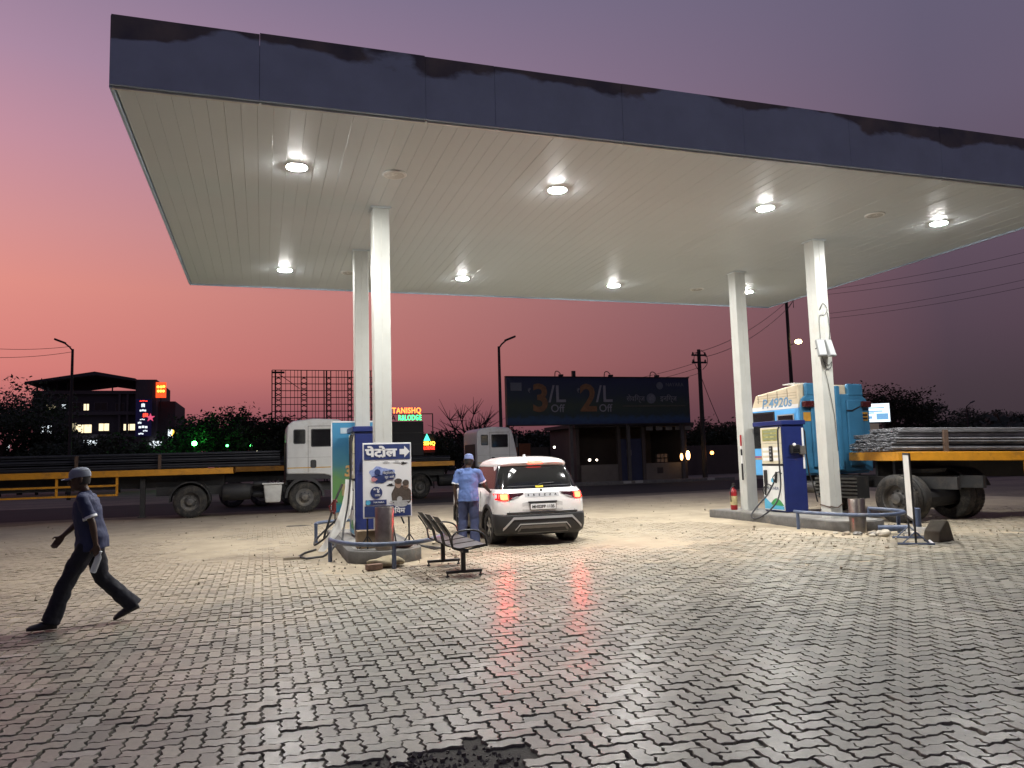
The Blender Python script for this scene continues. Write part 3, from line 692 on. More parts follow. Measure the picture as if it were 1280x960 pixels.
o = MB().tube([(11.2,11.95,.11),(11.62,11.6,.12)], .06, 12).build('pipe_offcut', M_blue_pipe, smooth=40); tag(o, 'short offcut of blue pipe lying in the rubble', 'pipe')
def rock(x, y, z, s_, label, m=M_stone, seed=0):
    q = random.Random(seed); mb = MB(); mb.ball((0,0,0), (s_, s_*.75, s_*.5), 6)
    mb.v = [tuple(c*(1+q.uniform(-.22,.22)) for c in p) for p in mb.v]
    o = mb.build('stone', m, loc=(x, y, z+s_*.28), rot=(q.uniform(-.2,.2), q.uniform(-.2,.2), q.uniform(0,6))); tag(o, label, 'stone', 'stones by the rail'); return o
M_rockpale = mat('pale_rock', (.5,.46,.38), .9, var=.3, scale=8, bump=.5)
for q in range(15):
    a = q/14; rock(10.5+1.5*a+rnd.uniform(-.1,.1), 12.55-1.05*math.sin(a*2.2)-rnd.uniform(0,.35), 0, rnd.uniform(.06,.15), ['whitish', 'tan', 'grey'][q % 3]+' stone in the rubble along the island kerb by the steel load', [M_rockpale, M_stone, M_concrete][q % 3], q)
o = MB().prism([(0,0),(.55,0),(.42,.12),(.1,.16)], -.18, .18, 'xz').build('concrete_lump', M_concrete, bevel=.03, loc=(11.45,11.35,0), rot=(0,0,.4)); tag(o, 'grey concrete lump beside the upright pipe post', 'concrete')
o = MB().prism([(0,0),(.5,0),(.36,.34),(.28,.36),(.05,.18)], -.14, .14, 'xz').build('wheel_wedge', mat('wedge', (.10,.085,.06), .85, var=.4), bevel=.02, loc=(10.95,10.5,0), rot=(0,0,.25)); tag(o, 'dark wedge block behind the narrow board stand', 'wedge')

# ------------------------------------------------------------------ board seen nearly edge-on
eb = thing('board_stand', 'white sheet board on a metal stand seen almost edge-on', 'sign', (10.42,10.30,0), math.atan2(.86,.72))
MB().box(.02,1.02,-.012,.012,.42,1.50).build('sheet', mat('sheet_white', (.66,.66,.62), .5, var=.2, scale=4), eb, bevel=.004, seg=1)
MB().box(0,1.04,-.018,.018,1.50,1.535).box(0,1.04,-.018,.018,.385,.418).build('frame', M_dark_steel, eb)
for sx in (.0, 1.04):
    MB().tube([(sx,0,0.01),(sx,0,1.53)], .017, 6).build('leg', M_dark_steel, eb)
    MB().tube([(sx,-.28,.02),(sx,.28,.02)], .022, 6).build('foot', M_blue_pipe, eb)
    MB().tube([(sx,-.2,.03),(sx,0,.22)], .012, 6).tube([(sx,.2,.03),(sx,0,.22)], .012, 6).build('brace', M_blue_pipe, eb)
MB().tube([(0,-.26,.02),(1.04,-.26,.02)], .02, 6).build('base_bar', M_print_white, eb)

# ------------------------------------------------------------------ extinguisher and marker rod
fx = thing('fire_extinguisher', 'red fire extinguisher standing on the island by the white column', 'extinguisher', (11.13,16.55,.214))
MB().lathe([(.07,0),(.085,.02),(.085,.42),(.07,.48),(.03,.52),(.03,.55)], 20).build('bottle', M_red, fx, smooth=40)
MB().lathe([(.0865,.12),(.0865,.34)], 20, cap=False).build('label_sleeve', mat('ext_label', (.6,.5,.25), .5, var=.4, scale=20), fx, smooth=40)
MB().tube([(0,0,.55),(0,0,.6)], .02, 8).box(-.015,.015,-.09,.03,.59,.61).box(-.015,.015,-.08,.03,.63,.65).build('valve', M_black, fx)
MB().tube([(0,-.03,.58),(-.09,-.05,.55),(-.11,-.04,.4),(-.10,-.03,.2)], .012, 8).build('hose', M_hose, fx, smooth=60)
rod = thing('marker_rod', 'red and white rod hanging on the column above the extinguisher', 'rod', (11.19,16.20,.0))
for z0, z1, m in ((.95,1.35,M_black),(1.352,1.55,M_print_white),(1.552,1.7,M_black),(1.702,1.78,M_print_white),(1.782,2.05,M_red)):
    MB().tube([(0,0,z0),(0,0,z1)], .022, 8).build('band', m, rod, smooth=50)

# ------------------------------------------------------------------ floodlights on the column
for sx, w in ((-.175, 'near face edge'), (.02, 'inner')):
    fl = thing('floodlight', 'small unlit grey floodlight strapped to the right column, '+('on its corner beside the pump' if sx < 0 else 'on its front face'), 'floodlight', (CXR+sx, CYF-.165, 3.78), 0, 'column floodlights')
    Mx = Euler((R(-18), 0, R(-15 if sx < 0 else 8))).to_matrix().to_4x4()
    MB().box(-.09,.09,-.10,-.03,-.22,.16, M=Mx).build('housing', mat('flood_grey', (.25,.26,.26), .5), fl, bevel=.01)
    MB().box(-.075,.075,-.106,-.101,-.20,.14, M=Mx).build('glass', mat('flood_glass', (.45,.47,.47), .15, var=.1), fl)
    MB().tube([(-.10,-.06,0),(-.11,0,-.02),(-.08,.01,-.02)], .008, 6).tube([(.10,-.06,0),(.11,0,-.02),(.08,.01,-.02)], .008, 6).build('bracket', M_dark_steel, fl)
cb = MB(); yy = CYF-.158
for k, path in enumerate(([(-.1,4.6),(.0,4.75),(.1,4.62),(.02,4.5),(-.12,4.45),(-.13,3.95)],[(.1,4.55),(.13,4.2),(.09,3.9)],[(-.1,3.5),(.05,3.42),(.12,3.5),(.08,3.35),(-.06,3.3),(-.02,3.1),(.06,2.6),(.1,2.3),(.13,1.6)],[(-.12,3.62),(-.02,3.35),(.1,3.38)])):
    cb.tube(smooth_path([(CXR+x, yy, z) for x, z in path], 4), .0055, 5)
tag(cb.build('loose_cable', M_black), 'thin loose black cables straggling down the column with floodlights', 'cable')
o = MB().tube([(CXR-.155,CYF-.155,.46),(CXR,CYF-.17,.42),(CXR+.155,CYF-.155,.5),(CXR+.16,CYF+.15,.5),(CXR-.16,CYF+.15,.48),(CXR-.158,CYF-.155,.44)], .012, 6).build('rope', M_rust, smooth=60)
tag(o, 'brown rope tied round the foot of the column with floodlights', 'rope')

# ------------------------------------------------------------------ three-seat bench
be = thing('waiting_bench', 'black perforated three-seat metal bench by the petrol sign', 'bench', (2.72, 10.55, 0), 0)
# local: seats face +x, row runs along +y
def seat_shell(y0):
    s_ = MB(); n_ = 6; W_ = .48; top_, bot = [], []
    prof = [(.30,.0),(.27,.018),(.10,.0),(-.10,-.02),(-.20,.0)]
    a = [[(x, y0+W_*j/4, .43+z) for j in range(5)] for x, z in prof]
    b = [[(x, y0+W_*j/4, .43+z-.012) for j in range(5)] for x, z in reversed(prof)]
    s_.loft([r+[(p[0],p[1],p[2]-.014) for p in reversed(r)] for r in a]); st = s_.build('seat', M_perf, be, smooth=30)
    s_ = MB(); pr2 = [(-.235,.14,.02),(-.285,.22,0),(-.35,.32,0),(-.42,.42,.05)]
    s_.loft([[(x+.03*((j-2)/2)**2, y0+ins+(W_-2*ins)*j/4, .43+z) for j in range(5)]+[(x+.012+.03*((j-2)/2)**2, y0+ins+(W_-2*ins)*j/4, .43+z-.008) for j in range(4,-1,-1)] for x, z, ins in pr2]); s_.build('backrest', M_perf, be, smooth=30)
    for yy in (y0+.01, y0+W_-.01):
        MB().tube(smooth_path([(.28,yy,.425),(.0,yy,.385),(-.17,yy,.40),(-.215,yy,.47),(-.25,yy,.60),(-.37,yy,.78)],4), .012, 6).build('seat_frame', M_black_steel, be, smooth=60)
M_perf = mat('perforated_sheet', (.05,.048,.046), .38, metal=.4, var=.5, scale=120, dirt=(.30,.25,.2), dirt_amt=.3)
for k in range(3): seat_shell(.0+k*.56)
MB().box(-.05,.03,.0,1.62,.34,.38).build('beam', M_black_steel, be, bevel=.006, seg=1)
for yy in (.16, 1.45):
    MB().box(-.04,.02,yy-.02,yy+.04,.07,.345).build('post', M_black_steel, be, bevel=.005, seg=1)
    f_ = MB().box(-.26,.26,yy-.02,yy+.04,.045,.085).build('foot_bar', M_black_steel, be, bevel=.008)
    for sx in (-.24,.24): MB().lathe([(.028,0),(.028,.015),(.012,.022),(.012,.05)], 10).build('glide', M_black, f_, loc=(sx,yy+.01,0))
for yy in (-.02, 1.64):
    MB().tube(smooth_path([(-.20,yy,.41),(-.21,yy,.56),(-.12,yy,.64),(.10,yy,.65),(.25,yy,.58),(.29,yy,.42)],5), .013, 8).build('armrest', M_black_steel, be, smooth=60)
# sack and brick under the rail
sk = MB(); sk.ball((0,0,.07), (.30,.20,.085), 9); q = random.Random(3); sk.v = [(x*(1+.15*math.sin(9*y)), y, max(0, z+.02*math.sin(14*x+8*y))) for x, y, z in sk.v]
tag(sk.build('sack', mat('sack', (.33,.28,.18), .9, var=.4, scale=14, bump=.4), loc=(1.86,12.28,0), smooth=60), 'crumpled tan sack on the ground under the blue rail', 'sack')
tag(MB().box(-.12,.12,-.06,.06,0,.085).build('brick', mat('brick', (.22,.14,.10), .9, var=.4, scale=12, bump=.3), loc=(1.62,11.95,0.01), rot=(0,0,.25), bevel=.006), 'loose brick lying against the tan sack', 'brick')
# ------------------------------------------------------------------ white compact SUV
M_car = mat('car_white', (.76,.75,.73), .25, var=.03, scale=2, coat=.6)
M_clad = mat('car_cladding', (.02,.02,.021), .55, var=.3)
M_silver = mat('car_silver', (.5,.5,.5), .35, metal=.5, var=.1)
M_rim = mat('car_rim', (.42,.42,.42), .35, metal=.8, var=.1)
car = thing('car', 'white compact sport utility car with glowing red brake lights at the pump', 'car', (5.02, 13.66, 0), R(-1.0))
def lerp_tab(tab, z, k):
    if z <= tab[0][0]: return tab[0][k]
    for a, b in zip(tab, tab[1:]):
        if z <= b[0]:
            t = (z-a[0])/(b[0]-a[0]); return a[k]+(b[k]-a[k])*t
    return tab[-1][k]
# z, rear y, front y, half width, corner radius
LOW = [(.30,.10,3.90,.85,.20),(.42,.075,3.93,.87,.20),(.55,.06,3.95,.885,.20),(.70,.05,3.95,.895,.20),(.82,.06,3.93,.895,.20),(.90,.075,3.88,.89,.21),(.97,.10,3.72,.878,.22),(1.02,.14,3.45,.862,.24),(1.06,.19,3.0,.84,.26)]
GLS = [(1.05,.215,2.95,.832,.22),(1.18,.27,2.74,.80,.22),(1.32,.345,2.5,.762,.22),(1.45,.44,2.26,.717,.22),(1.545,.52,2.1,.68,.22)]
ROOF = [(1.485,.49,2.20,.712,.20),(1.515,.45,2.17,.708,.20),(1.545,.435,2.14,.698,.22),(1.58,.47,2.08,.675,.24),(1.615,.56,2.0,.63,.27),(1.645,.72,1.88,.55,.30),(1.665,.92,1.75,.42,.30),(1.672,1.1,1.6,.25,.2)]
def ring(z, yr, yf, hw, rr, n=6, bulge=.05):
    pts = []
    for (sx, sy, a0) in ((-1,-1,math.pi),(1,-1,1.5*math.pi),(1,1,0),(-1,1,.5*math.pi)):
        r_ = rr if sy < 0 else rr*1.4
        cx = sx*(hw-r_); cy = (yr+r_) if sy < 0 else (yf-r_)
        for k in range(n+1):
            a = a0+.5*math.pi*k/n; pts.append([cx+r_*math.cos(a), cy+r_*math.sin(a), z])
        if sx == -1 and sy == -1:
            for k in range(1, 8): x = cx+(hw-r_)*2*k/8; pts.append([x, yr, z])
        if sx == 1 and sy == -1:
            for k in range(1, 8): pts.append([hw, cy+(yf-rr*1.4-cy)*k/8, z])
        if sx == -1 and sy == 1: pass
    mid = yr+.6
    for p_ in pts:
        if p_[1] < mid: p_[1] -= bulge*max(0, 1-(p_[0]/hw)**2)*max(0, 1-(p_[1]-yr)/.6)
        else:
            t = max(0, (p_[1]-(yf-1.0))); p_[1] -= .0
    return [tuple(p_) for p_ in pts]
def surf(tab, x, z, off=.0, bulge=.05):
    yr, hw, rr = (lerp_tab(tab, z, k) for k in (1,3,4)); ax = min(abs(x), hw-.001)
    y = yr if ax <= hw-rr else yr+rr-math.sqrt(max(0, rr*rr-(ax-(hw-rr))**2))
    return y-bulge*max(0, 1-(ax/hw)**2)*max(0, 1-(y-yr)/.6)-off
def strip(tab, quads, off, th, name, m, parent, bulge=.05, n=10, smooth=30):
    # quads: list of (x, z_low, z_high) stations wrapped on the rear surface
    mb = MB(); rings = []
    for i in range(len(quads)-1):
        for k in range(n if i < len(quads)-2 else n+1):
            t = k/n; a, b = quads[i], quads[i+1]
            x, z0, z1 = (a[j]+(b[j]-a[j])*t for j in range(3))
            rings.append([(x, surf(tab,x,z0,off,bulge), z0), (x, surf(tab,x,z1,off,bulge), z1), (x, surf(tab,x,z1,off,bulge)+th, z1), (x, surf(tab,x,z0,off,bulge)+th, z0)])
    mb.loft(rings); return mb.build(name, m, parent, smooth=smooth)
body = MB().loft([ring(*r) for r in LOW]).build('body', M_car, car)
WH = [(-.76,.72),(.76,.72),(-.76,3.24),(.76,3.24)]
cut = MB()
for sx in (-1,1):
    for wy in (.72,3.24): cut.lathe([(.375,sx*.55),(.375,sx*1.1)], 36, 0, 'x', Matrix.Translation((0,wy,.33)))
cut_o = cut.build('cut', M_clad)
cut_o.location = car.location; cut_o.rotation_euler = car.rotation_euler
boolean_cut(body, cut_o); auto_smooth(body.data, 28)
CL = [(.20,.14,3.85,.84,.20),(.26,.06,3.93,.88,.20),(.36,.03,3.95,.90,.20),(.50,.025,3.95,.903,.20),(.575,.035,3.95,.902,.20),(.60,.055,3.94,.892,.20)]
clad = MB().loft([ring(*r) for r in CL]).build('lower_cladding', M_clad, car); boolean_cut(clad, cut_o); auto_smooth(clad.data, 28)
bpy.data.objects.remove(cut_o)
for sx in (-1,1):
    for wy in (.72,3.24):
        ar = MB(); rr_ = []
        for k in range(17):
            a = R(-8)+R(196)*k/16; c, s_ = math.cos(a), math.sin(a)
            rr_.append([(sx*.87,wy+.37*c,.33+.37*s_),(sx*.912,wy+.375*c,.33+.375*s_),(sx*.912,wy+.435*c,.33+.435*s_),(sx*.885,wy+.45*c,.33+.45*s_)])
        ar.loft(rr_); ar.build('arch_trim', M_clad, car, smooth=35)
        w = MB().lathe([(.20,-.10),(.27,-.105),(.315,-.10),(.333,-.07),(.335,0),(.333,.07),(.315,.10),(.27,.105),(.20,.10)], 36, 0, 'x', cap=False).build('wheel', M_rubber, car, smooth=35, loc=(sx*.775,wy,.335))
        MB().lathe([(.205,-.09),(.21,.085*1),(.195,.09),(.19,.05),(.02,.04)] if sx > 0 else [(.205,.09),(.21,-.085),(.195,-.09),(.19,-.05),(.02,-.04)], 32, 0, 'x').build('rim', mat('rim_dark', (.05,.05,.05), .5), w, smooth=35)
        sp_ = MB()
        for k in range(10):
            a = 2*math.pi*(k//2)/5+(.16 if k % 2 else -.16)
            sp_.box(sx*.055, sx*.088, -.016, .016, .03, .20, 0, Matrix.Rotation(a, 4, 'X'))
        sp_.lathe([(.045,sx*.05),(.045,sx*.092),(.03,sx*.097)], 16, 0, 'x'); sp_.build('spokes', M_rim, w)
        MB().lathe([(.34,sx*-.2),(.36,sx*.09)], 24, 0, 'x', cap=False).build('arch_liner', M_black, car, loc=(sx*.775,wy,.345))
MB().box(-.70,.70,.35,3.6,.19,.30).build('underbody', M_black, car)
gl = MB().loft([ring(*r, bulge=.04) for r in GLS]).build('greenhouse_glass', M_glass, car, smooth=30)
rf = MB().loft([ring(*r, bulge=.05) for r in ROOF]).build('roof', M_car, car, smooth=30)
# quarter wedges and pillars
for sx in (-1,1):
    def side(y, z, off=.004): return (sx*(lerp_tab(GLS, z, 3)+off), y, z)
    MB().add([side(.62,1.535),side(.98,1.535),side(.84,1.47),side(.70,1.40),side(.60,1.44)], [(0,1,2,3,4)]).build('quarter_wedge', M_car, car)
    for (y0, y1) in ((1.18,1.24),(1.95,2.02)):
        MB().add([side(y0,1.07),side(y1,1.07),side(y1-.03,1.52),side(y0-.03,1.52)], [(0,1,2,3)]).build('pillar', M_black, car)
    m = MB().box(sx*.85, sx*1.0, 2.55, 2.68, 1.05, 1.20).build('mirror', M_car, car, bevel=.03)
    for y0 in (1.32, 2.28): MB().box(sx*.893, sx*.912, y0, y0+.17, .86, .885).build('door_handle', M_car, car, bevel=.006)
    for y0 in (1.20, 2.18): MB().box(sx*.888, sx*.8975, y0, y0+.008, .5, 1.0).build('door_gap', M_black, car)
# rear window surround
strip(GLS, [(-.62,1.10,1.115),(.62,1.10,1.115)], .006, .02, 'window_seal', M_black, car, .04)
# tail lamps
M_tail = glow('brake_glow', (1,.0034,.0012), 280)
M_tail2 = mat('tail_red', (.30,.008,.01), .2, var=.1, coat=.8, emit=(1,.01,.005), estr=1.3)
M_tail3 = mat('tail_dark', (.03,.006,.008), .15, var=.1, coat=.8)
for sx in (-1,1):
    lamp = strip(LOW, [(sx*.88,.87,.985),(sx*.80,.855,.985),(sx*.66,.855,.985)], .012, .05, 'tail_lamp', M_tail2, car)
    strip(LOW, [(sx*.80,.875,.972),(sx*.76,.865,.972),(sx*.67,.87,.975)], .018, .01, 'brake_element', M_tail, lamp)
    strip(LOW, [(sx*.655,.86,.985),(sx*.50,.905,.985),(sx*.36,.965,.99)], .010, .04, 'inner_lens', M_tail3, car)
    strip(LOW, [(sx*.60,.875,.895),(sx*.47,.915,.93)], .014, .01, 'reverse_lens', M_silver, car)
    MB().add([(sx*.25,0,0),(sx*.6,0,0),(sx*.6,0,.01)], [(0,1,2)])
strip(ROOF, [(-.15,1.525,1.57),(.15,1.525,1.57)], .012, .03, 'high_brake_lamp', glow('high_brake', (1,.03,.012), 16), car)
# emblem strip, letters, plate, bumper trims
strip(LOW, [(-.34,.905,.985),(.34,.905,.985)], .006, .02, 'garnish', M_silver, car)
for k, ch in enumerate('BREZZA'):
    x = -.27+k*.108; lettering(car, ch, x, .925, surf(LOW, x, .945, .010), .055, M_black, bold=.002, extrude=.003)
MB().lathe([(.028,0),(.028,-.008),(.012,-.008)], 6, 0, 'y').build('emblem', M_black, car, loc=(0,surf(LOW,0,1.02,.004),1.025))
strip(GLS, [(-.075,1.075,1.11),(.075,1.075,1.11)], .01, .005, 'yellow_sticker', mat('sticker_yellow', (.75,.6,.03), .5), car, .04)
o = MB().add([(-.52,0,1.40),(-.455,0,1.35),(-.39,0,1.40),(-.455,0,1.45)], [(0,1,2,3)])
o.v = [(x, surf(GLS, x, z, .006, .04), z) for x, y, z in o.v]; o.build('window_sticker', M_print_white, car)
strip(LOW, [(-.40,.655,.80),(-.30,.655,.82),(.30,.655,.82),(.40,.655,.80)], .003, .02, 'plate_recess', mat('car_white_shadow_panel', (.62,.61,.6), .35), car)
y_ = surf(LOW, 0, .72, .02)
pla = MB().box(-.262,.262,y_-.006,y_+.03,.665,.79).build('plate_holder', M_black, car, bevel=.006, seg=1)
MB().box(-.25,.25,y_-.010,y_-.0065,.675,.78).build('number_plate', M_print_white, pla)
lettering(pla, 'MH02FP 1135', 0, .70, y_-.0125, .078, M_black, bold=.001)
MB().box(-.28,.28,y_-.01,y_+.04,.80,.825).build('plate_hood', M_black, car, bevel=.004, seg=1)
strip(CL, [(-.70,.605,.63),(.70,.605,.63)], .02, .03, 'bumper_edge', M_clad, car)
strip(CL, [(-.78,.30,.345),(-.58,.50,.545),(.58,.50,.545),(.78,.30,.345)], .014, .03, 'skid_frame', M_silver, car)
strip(CL, [(-.55,.30,.32),(-.46,.40,.42),(.46,.40,.42),(.55,.30,.32)], .016, .03, 'skid_inner', M_silver, car)
strip(CL, [(-.50,.24,.30),(-.44,.24,.385),(.44,.24,.385),(.50,.24,.30)], .012, .03, 'diffuser', mat('diffuser_grey', (.16,.155,.15), .5), car)
MB().prism([(-.0,1.64),(.13,1.645),(.06,1.70),(.03,1.71),(.0,1.70)], -.02, .02, 'yz').build('aerial_fin', M_car, car, bevel=.008, loc=(-.10,.72,0))
MB().tube([(-.02,surf(GLS,0,1.12,.02,.04),1.12),(.05,surf(GLS,.05,1.15,.025,.04),1.15),(.30,surf(GLS,.3,1.16,.02,.04),1.16)], .010, 6).build('wiper', M_black, car)
# tailgate shut lines
for sx in (-1,1):
    strip(LOW, [(sx*.652,.62,.85),(sx*.645,.62,.85)], .0035, .01, 'tailgate_gap', M_black, car, n=1)

# ------------------------------------------------------------------ people
M_skin = mat('skin', (.062,.033,.021), .5, var=.2, scale=10)
M_shirt = mat('shirt_blue', (.095,.155,.36), .8, var=.08, scale=5, bump=.35, bscale=14)
M_trouser = mat('trouser_navy', (.05,.066,.145), .85, var=.3, scale=6, bump=.35, bscale=12)
M_trouser_shaded = mat('trouser_navy_shaded', (.009,.010,.018), .85, var=.3, scale=6, bump=.3, bscale=12)  # uniform trousers again, the walker's shade put into the colour
M_cap = mat('cap_blue', (.17,.22,.42), .8, var=.2, scale=10)
M_cap2 = mat('cap_grey', (.22,.25,.30), .8, var=.2, scale=10)
M_hair = mat('hair', (.012,.01,.009), .7, var=.3, scale=30)
M_shoe = mat('shoe', (.015,.013,.012), .5, var=.3)
M_trimw = mat('cloth_white', (.7,.72,.74), .8, var=.1)
M_eye = mat('eye', (.5,.48,.45), .2)
FOLD = bpy.data.textures.new('folds', 'CLOUDS'); FOLD.noise_scale = .10; FOLD.noise_depth = 2
def remesh(mb, voxel, smooth_it, name, m, parent, fold=0):
    me = mb.mesh(name); o = obj(name, me, m, parent)
    a = o.modifiers.new('r', 'REMESH'); a.mode = 'VOXEL'; a.voxel_size = voxel; a.use_smooth_shade = True
    if fold:
        d_ = o.modifiers.new('d', 'DISPLACE'); d_.texture = FOLD; d_.strength = fold; d_.mid_level = .5; d_.texture_coords = 'LOCAL'
    s_ = o.modifiers.new('s', 'SMOOTH'); s_.factor = .5; s_.iterations = smooth_it
    me2 = evaluated(o); o.modifiers.clear(); o.data = me2
    me2.materials.clear(); me2.materials.append(m); me2.polygons.foreach_set('use_smooth', [True]*len(me2.polygons))
    return o
def ell(c, rx, ry, up=Vector((0,0,1)), n=18, side=Vector((1,0,0)), twist=0):
    c = Vector(c); up = up.normalized(); side = (side-up*side.dot(up)).normalized(); fw = up.cross(side)
    return [c+side*rx*math.cos(2*math.pi*k/n)+fw*ry*math.sin(2*math.pi*k/n) for k in range(n)]
def limb(mb, pts, rad, n=14):
    pts = [Vector(p) for p in pts]
    # add intermediate stations for muscle bulge
    mb.tube(pts, rad, n)
    for p_, r_ in zip(pts, rad): mb.ball(p_, r_*.985, 7)
def hand(mb, wrist, d, palm_n, curl, side):
    # d: direction of the hand; palm_n: palm normal; side: +1 thumb on +cross
    w = Vector(wrist); d = Vector(d).normalized(); pn = Vector(palm_n); pn = (pn-d*pn.dot(d)).normalized(); sd = d.cross(pn)*side
    mb.loft([[w+d*s_+sd*a+pn*b for a, b in ((-wd,-.012),(wd,-.012),(wd,.012),(-wd,.012))] for s_, wd in ((-.01,.024),(.03,.036),(.085,.040),(.095,.036))])
    for k, (off, ln) in enumerate(((.030,.070),(.010,.080),(-.010,.074),(-.029,.058))):
        p0 = w+d*.085+sd*off; a = curl
        p1 = p0+(d*math.cos(a*.5)+pn*math.sin(a*.5))*ln*.45; p2 = p1+(d*math.cos(a*1.2)+pn*math.sin(a*1.2))*ln*.33; p3 = p2+(d*math.cos(a*1.9)+pn*math.sin(a*1.9))*ln*.25
        mb.tube([p0, p1, p2, p3], [.0095,.009,.0082,.007], 8)
    p0 = w+d*.025+sd*.030; p1 = p0+(d*.6+sd*.7+pn*.2).normalized()*.042; p2 = p1+(d*.9+sd*.15+pn*.35).normalized()*.034
    mb.tube([p0-sd*.012, p1, p2], [.013,.011,.008], 8)
def head(mb, c, F, Rt, U_):
    # c: centre; F forward, Rt right, U_ up ; returns nothing
    def P(x, y, z): return c+Rt*x+F*y+U_*z
    rings = []
    for z, rx, ry, oy in ((-.115,.030,.030,.045),(-.10,.048,.055,.030),(-.075,.060,.075,.015),(-.04,.067,.088,.005),(0,.073,.095,0),(.04,.076,.099,-.004),(.075,.070,.092,-.008),(.10,.054,.072,-.01),(.115,.03,.04,-.01)):
        rings.append([P(rx*math.cos(2*math.pi*k/18), oy+ry*math.sin(2*math.pi*k/18), z) for k in range(18)])
    mb.loft(rings)
    mb.tube([P(0,.088,.015),P(0,.105,-.01),P(0,.118,-.033),P(0,.10,-.042)], [.010,.013,.017,.012], 8)   # nose
    mb.ball(P(0,.082,-.068), .020, 6); mb.ball(P(0,.075,-.105), .022, 6)                                 # lips, chin
    for s_ in (-1,1):
        mb.ball(P(s_*.03,.082,.03), .016, 6)                                                            # brow
        mb.tube([P(s_*.074,-.005,.03),P(s_*.086,-.018,.02),P(s_*.082,-.012,-.025),P(s_*.073,0,-.03)], [.012,.015,.012,.008], 8)  # ear
def person(name, label, loc, rz, J, mats, cap_kind, lean=0):
    t = thing(name, label, 'person', loc, rz)
    shirt_m, trouser_m, cap_m = mats
    hip, chest, neck, hc = (Vector(J[k]) for k in ('hip','chest','neck','head'))
    spine = (neck-hip).normalized(); S = Vector(J.get('shoulder_dir', (1,0,0))).normalized(); H = Vector(J.get('hip_dir', (1,0,0))).normalized()
    HF = Vector(J['look']).normalized(); HR = HF.cross(Vector((0,0,1))).normalized(); HU = HR.cross(HF)
    b = MB()
    # body core under the clothes, neck, head, arms and hands in one surface
    b.loft([ell(hip+Vector((0,0,-.02)), .14,.09, spine, 18, H), ell(hip.lerp(chest,.5), .12,.085, spine, 18, S), ell(chest, .145,.095, spine, 18, S), ell(neck-spine*.03, .09,.06, spine, 18, S)])
    limb(b, [neck-spine*.06, neck+spine*.03, hc-HU*.07-HF*.012], [.056,.052,.05])
    head(b, hc, HF, HR, HU)
    for sd, key in ((-1,'L'),(1,'R')):
        sh, elb, wr = (Vector(J[k+key]) for k in ('sh','el','wr'))
        mid = elb.lerp(wr,.3)
        limb(b, [sh, sh.lerp(elb,.5), elb, mid, wr], [.045,.043,.036,.037,.025])
        d = Vector(J.get('hd'+key, wr-elb)); hand(b, wr, d, J['pn'+key], J.get('curl'+key, .5), J.get('ts'+key, sd))
        hp, kn, an = (Vector(J[k+key]) for k in ('hp','kn','an'))
        limb(b, [hp, kn, an], [.075,.05,.036])
    body = remesh(b, .0075, 2, 'body', M_skin, t)
    for s_ in (-1,1): MB().ball(hc+HR*.03*s_+HF*.088+HU*.012, (.011,.011,.008), 6).build('eye', M_eye, body, smooth=60)
    # shirt
    s_ = MB(); W_ = J.get('girth', 1.0)
    s_.loft([ell(hip+Vector((0,0,-.11)), .196*W_,.158*W_, spine, 22, H), ell(hip+spine*.02, .186*W_,.148*W_, spine, 22, H), ell(hip.lerp(chest,.45)+Vector((0,0,0)), .172*W_,.130*W_, spine, 22, S), ell(chest, .188*W_,.130*W_, spine, 22, S), ell(chest.lerp(neck,.55), .180*W_,.110*W_, spine, 22, S), ell(neck-spine*.035, .105,.075, spine, 22, S), ell(neck+spine*.005, .068,.062, spine, 22, S)])
    for key in 'LR':
        sh, elb = Vector(J['sh'+key]), Vector(J['el'+key])
        cuff = sh.lerp(elb,.80)
        limb(s_, [chest.lerp(sh,.6)+spine*.05, sh-spine*.012, sh.lerp(elb,.4)], [.078,.060,.063]); s_.tube([sh, sh.lerp(elb,.4), cuff], [.060,.064,.074], 16)
    remesh(s_, .010, 3, 'shirt', shirt_m, t, .028)
    for key in 'LR':
        sh, elb = Vector(J['sh'+key]), Vector(J['el'+key]); d = (elb-sh).normalized(); cuff = sh.lerp(elb,.80)
        MB().tube([cuff-d*.018, cuff+d*.006], [.0745,.0765], 20).build('cuff', M_trimw, t, smooth=50)
    cl = MB(); cl.loft([ell(neck-spine*.02, .080,.073, spine, 20, S), ell(neck+spine*.018, .066,.064, spine, 20, S)], cap=False); cl.build('collar', shirt_m, t, smooth=50)
    # trousers
    p_ = MB()
    p_.loft([ell(hip+Vector((0,0,-.12)), .165,.122, Vector((0,0,1)), 20, H), ell(hip, .165,.122, spine, 20, H), ell(hip+spine*.06, .158,.118, spine, 20, H)])
    for key in 'LR':
        hp, kn, an = (Vector(J[k+key]) for k in ('hp','kn','an'))
        hem = an+(an-kn).normalized()*.025
        limb(p_, [hp, hp.lerp(kn,.5), kn, kn.lerp(an,.5)], [.108,.100,.086,.085]); p_.tube([kn, kn.lerp(an,.5), hem], [.086,.087,.098], 16)
    remesh(p_, .010, 3, 'trousers', trouser_m, t, .032)
    for key in 'LR':
        an, toe = Vector(J['an'+key]), Vector(J['toe'+key]); d = (toe-an); d.z = 0; L_ = d.length; d.normalize(); sd = Vector((d.y,-d.x,0))
        heel = Vector(J['heel'+key]); fd = (toe-heel).normalized(); up = sd.cross(fd); 
        if up.z < 0: up = -up
        f_ = MB(); rings = []
        for q, wd, hh in ((-.012,.030,.06),(.02,.040,.09),(.08,.042,.10),(.15,.048,.078),(.21,.050,.062),(.252,.040,.048),(.275,.02,.03)):
            c_ = heel+fd*q; rings.append([c_-sd*wd, c_-sd*wd*.9+up*hh*.6, c_+up*hh, c_+sd*wd*.9+up*hh*.6, c_+sd*wd])
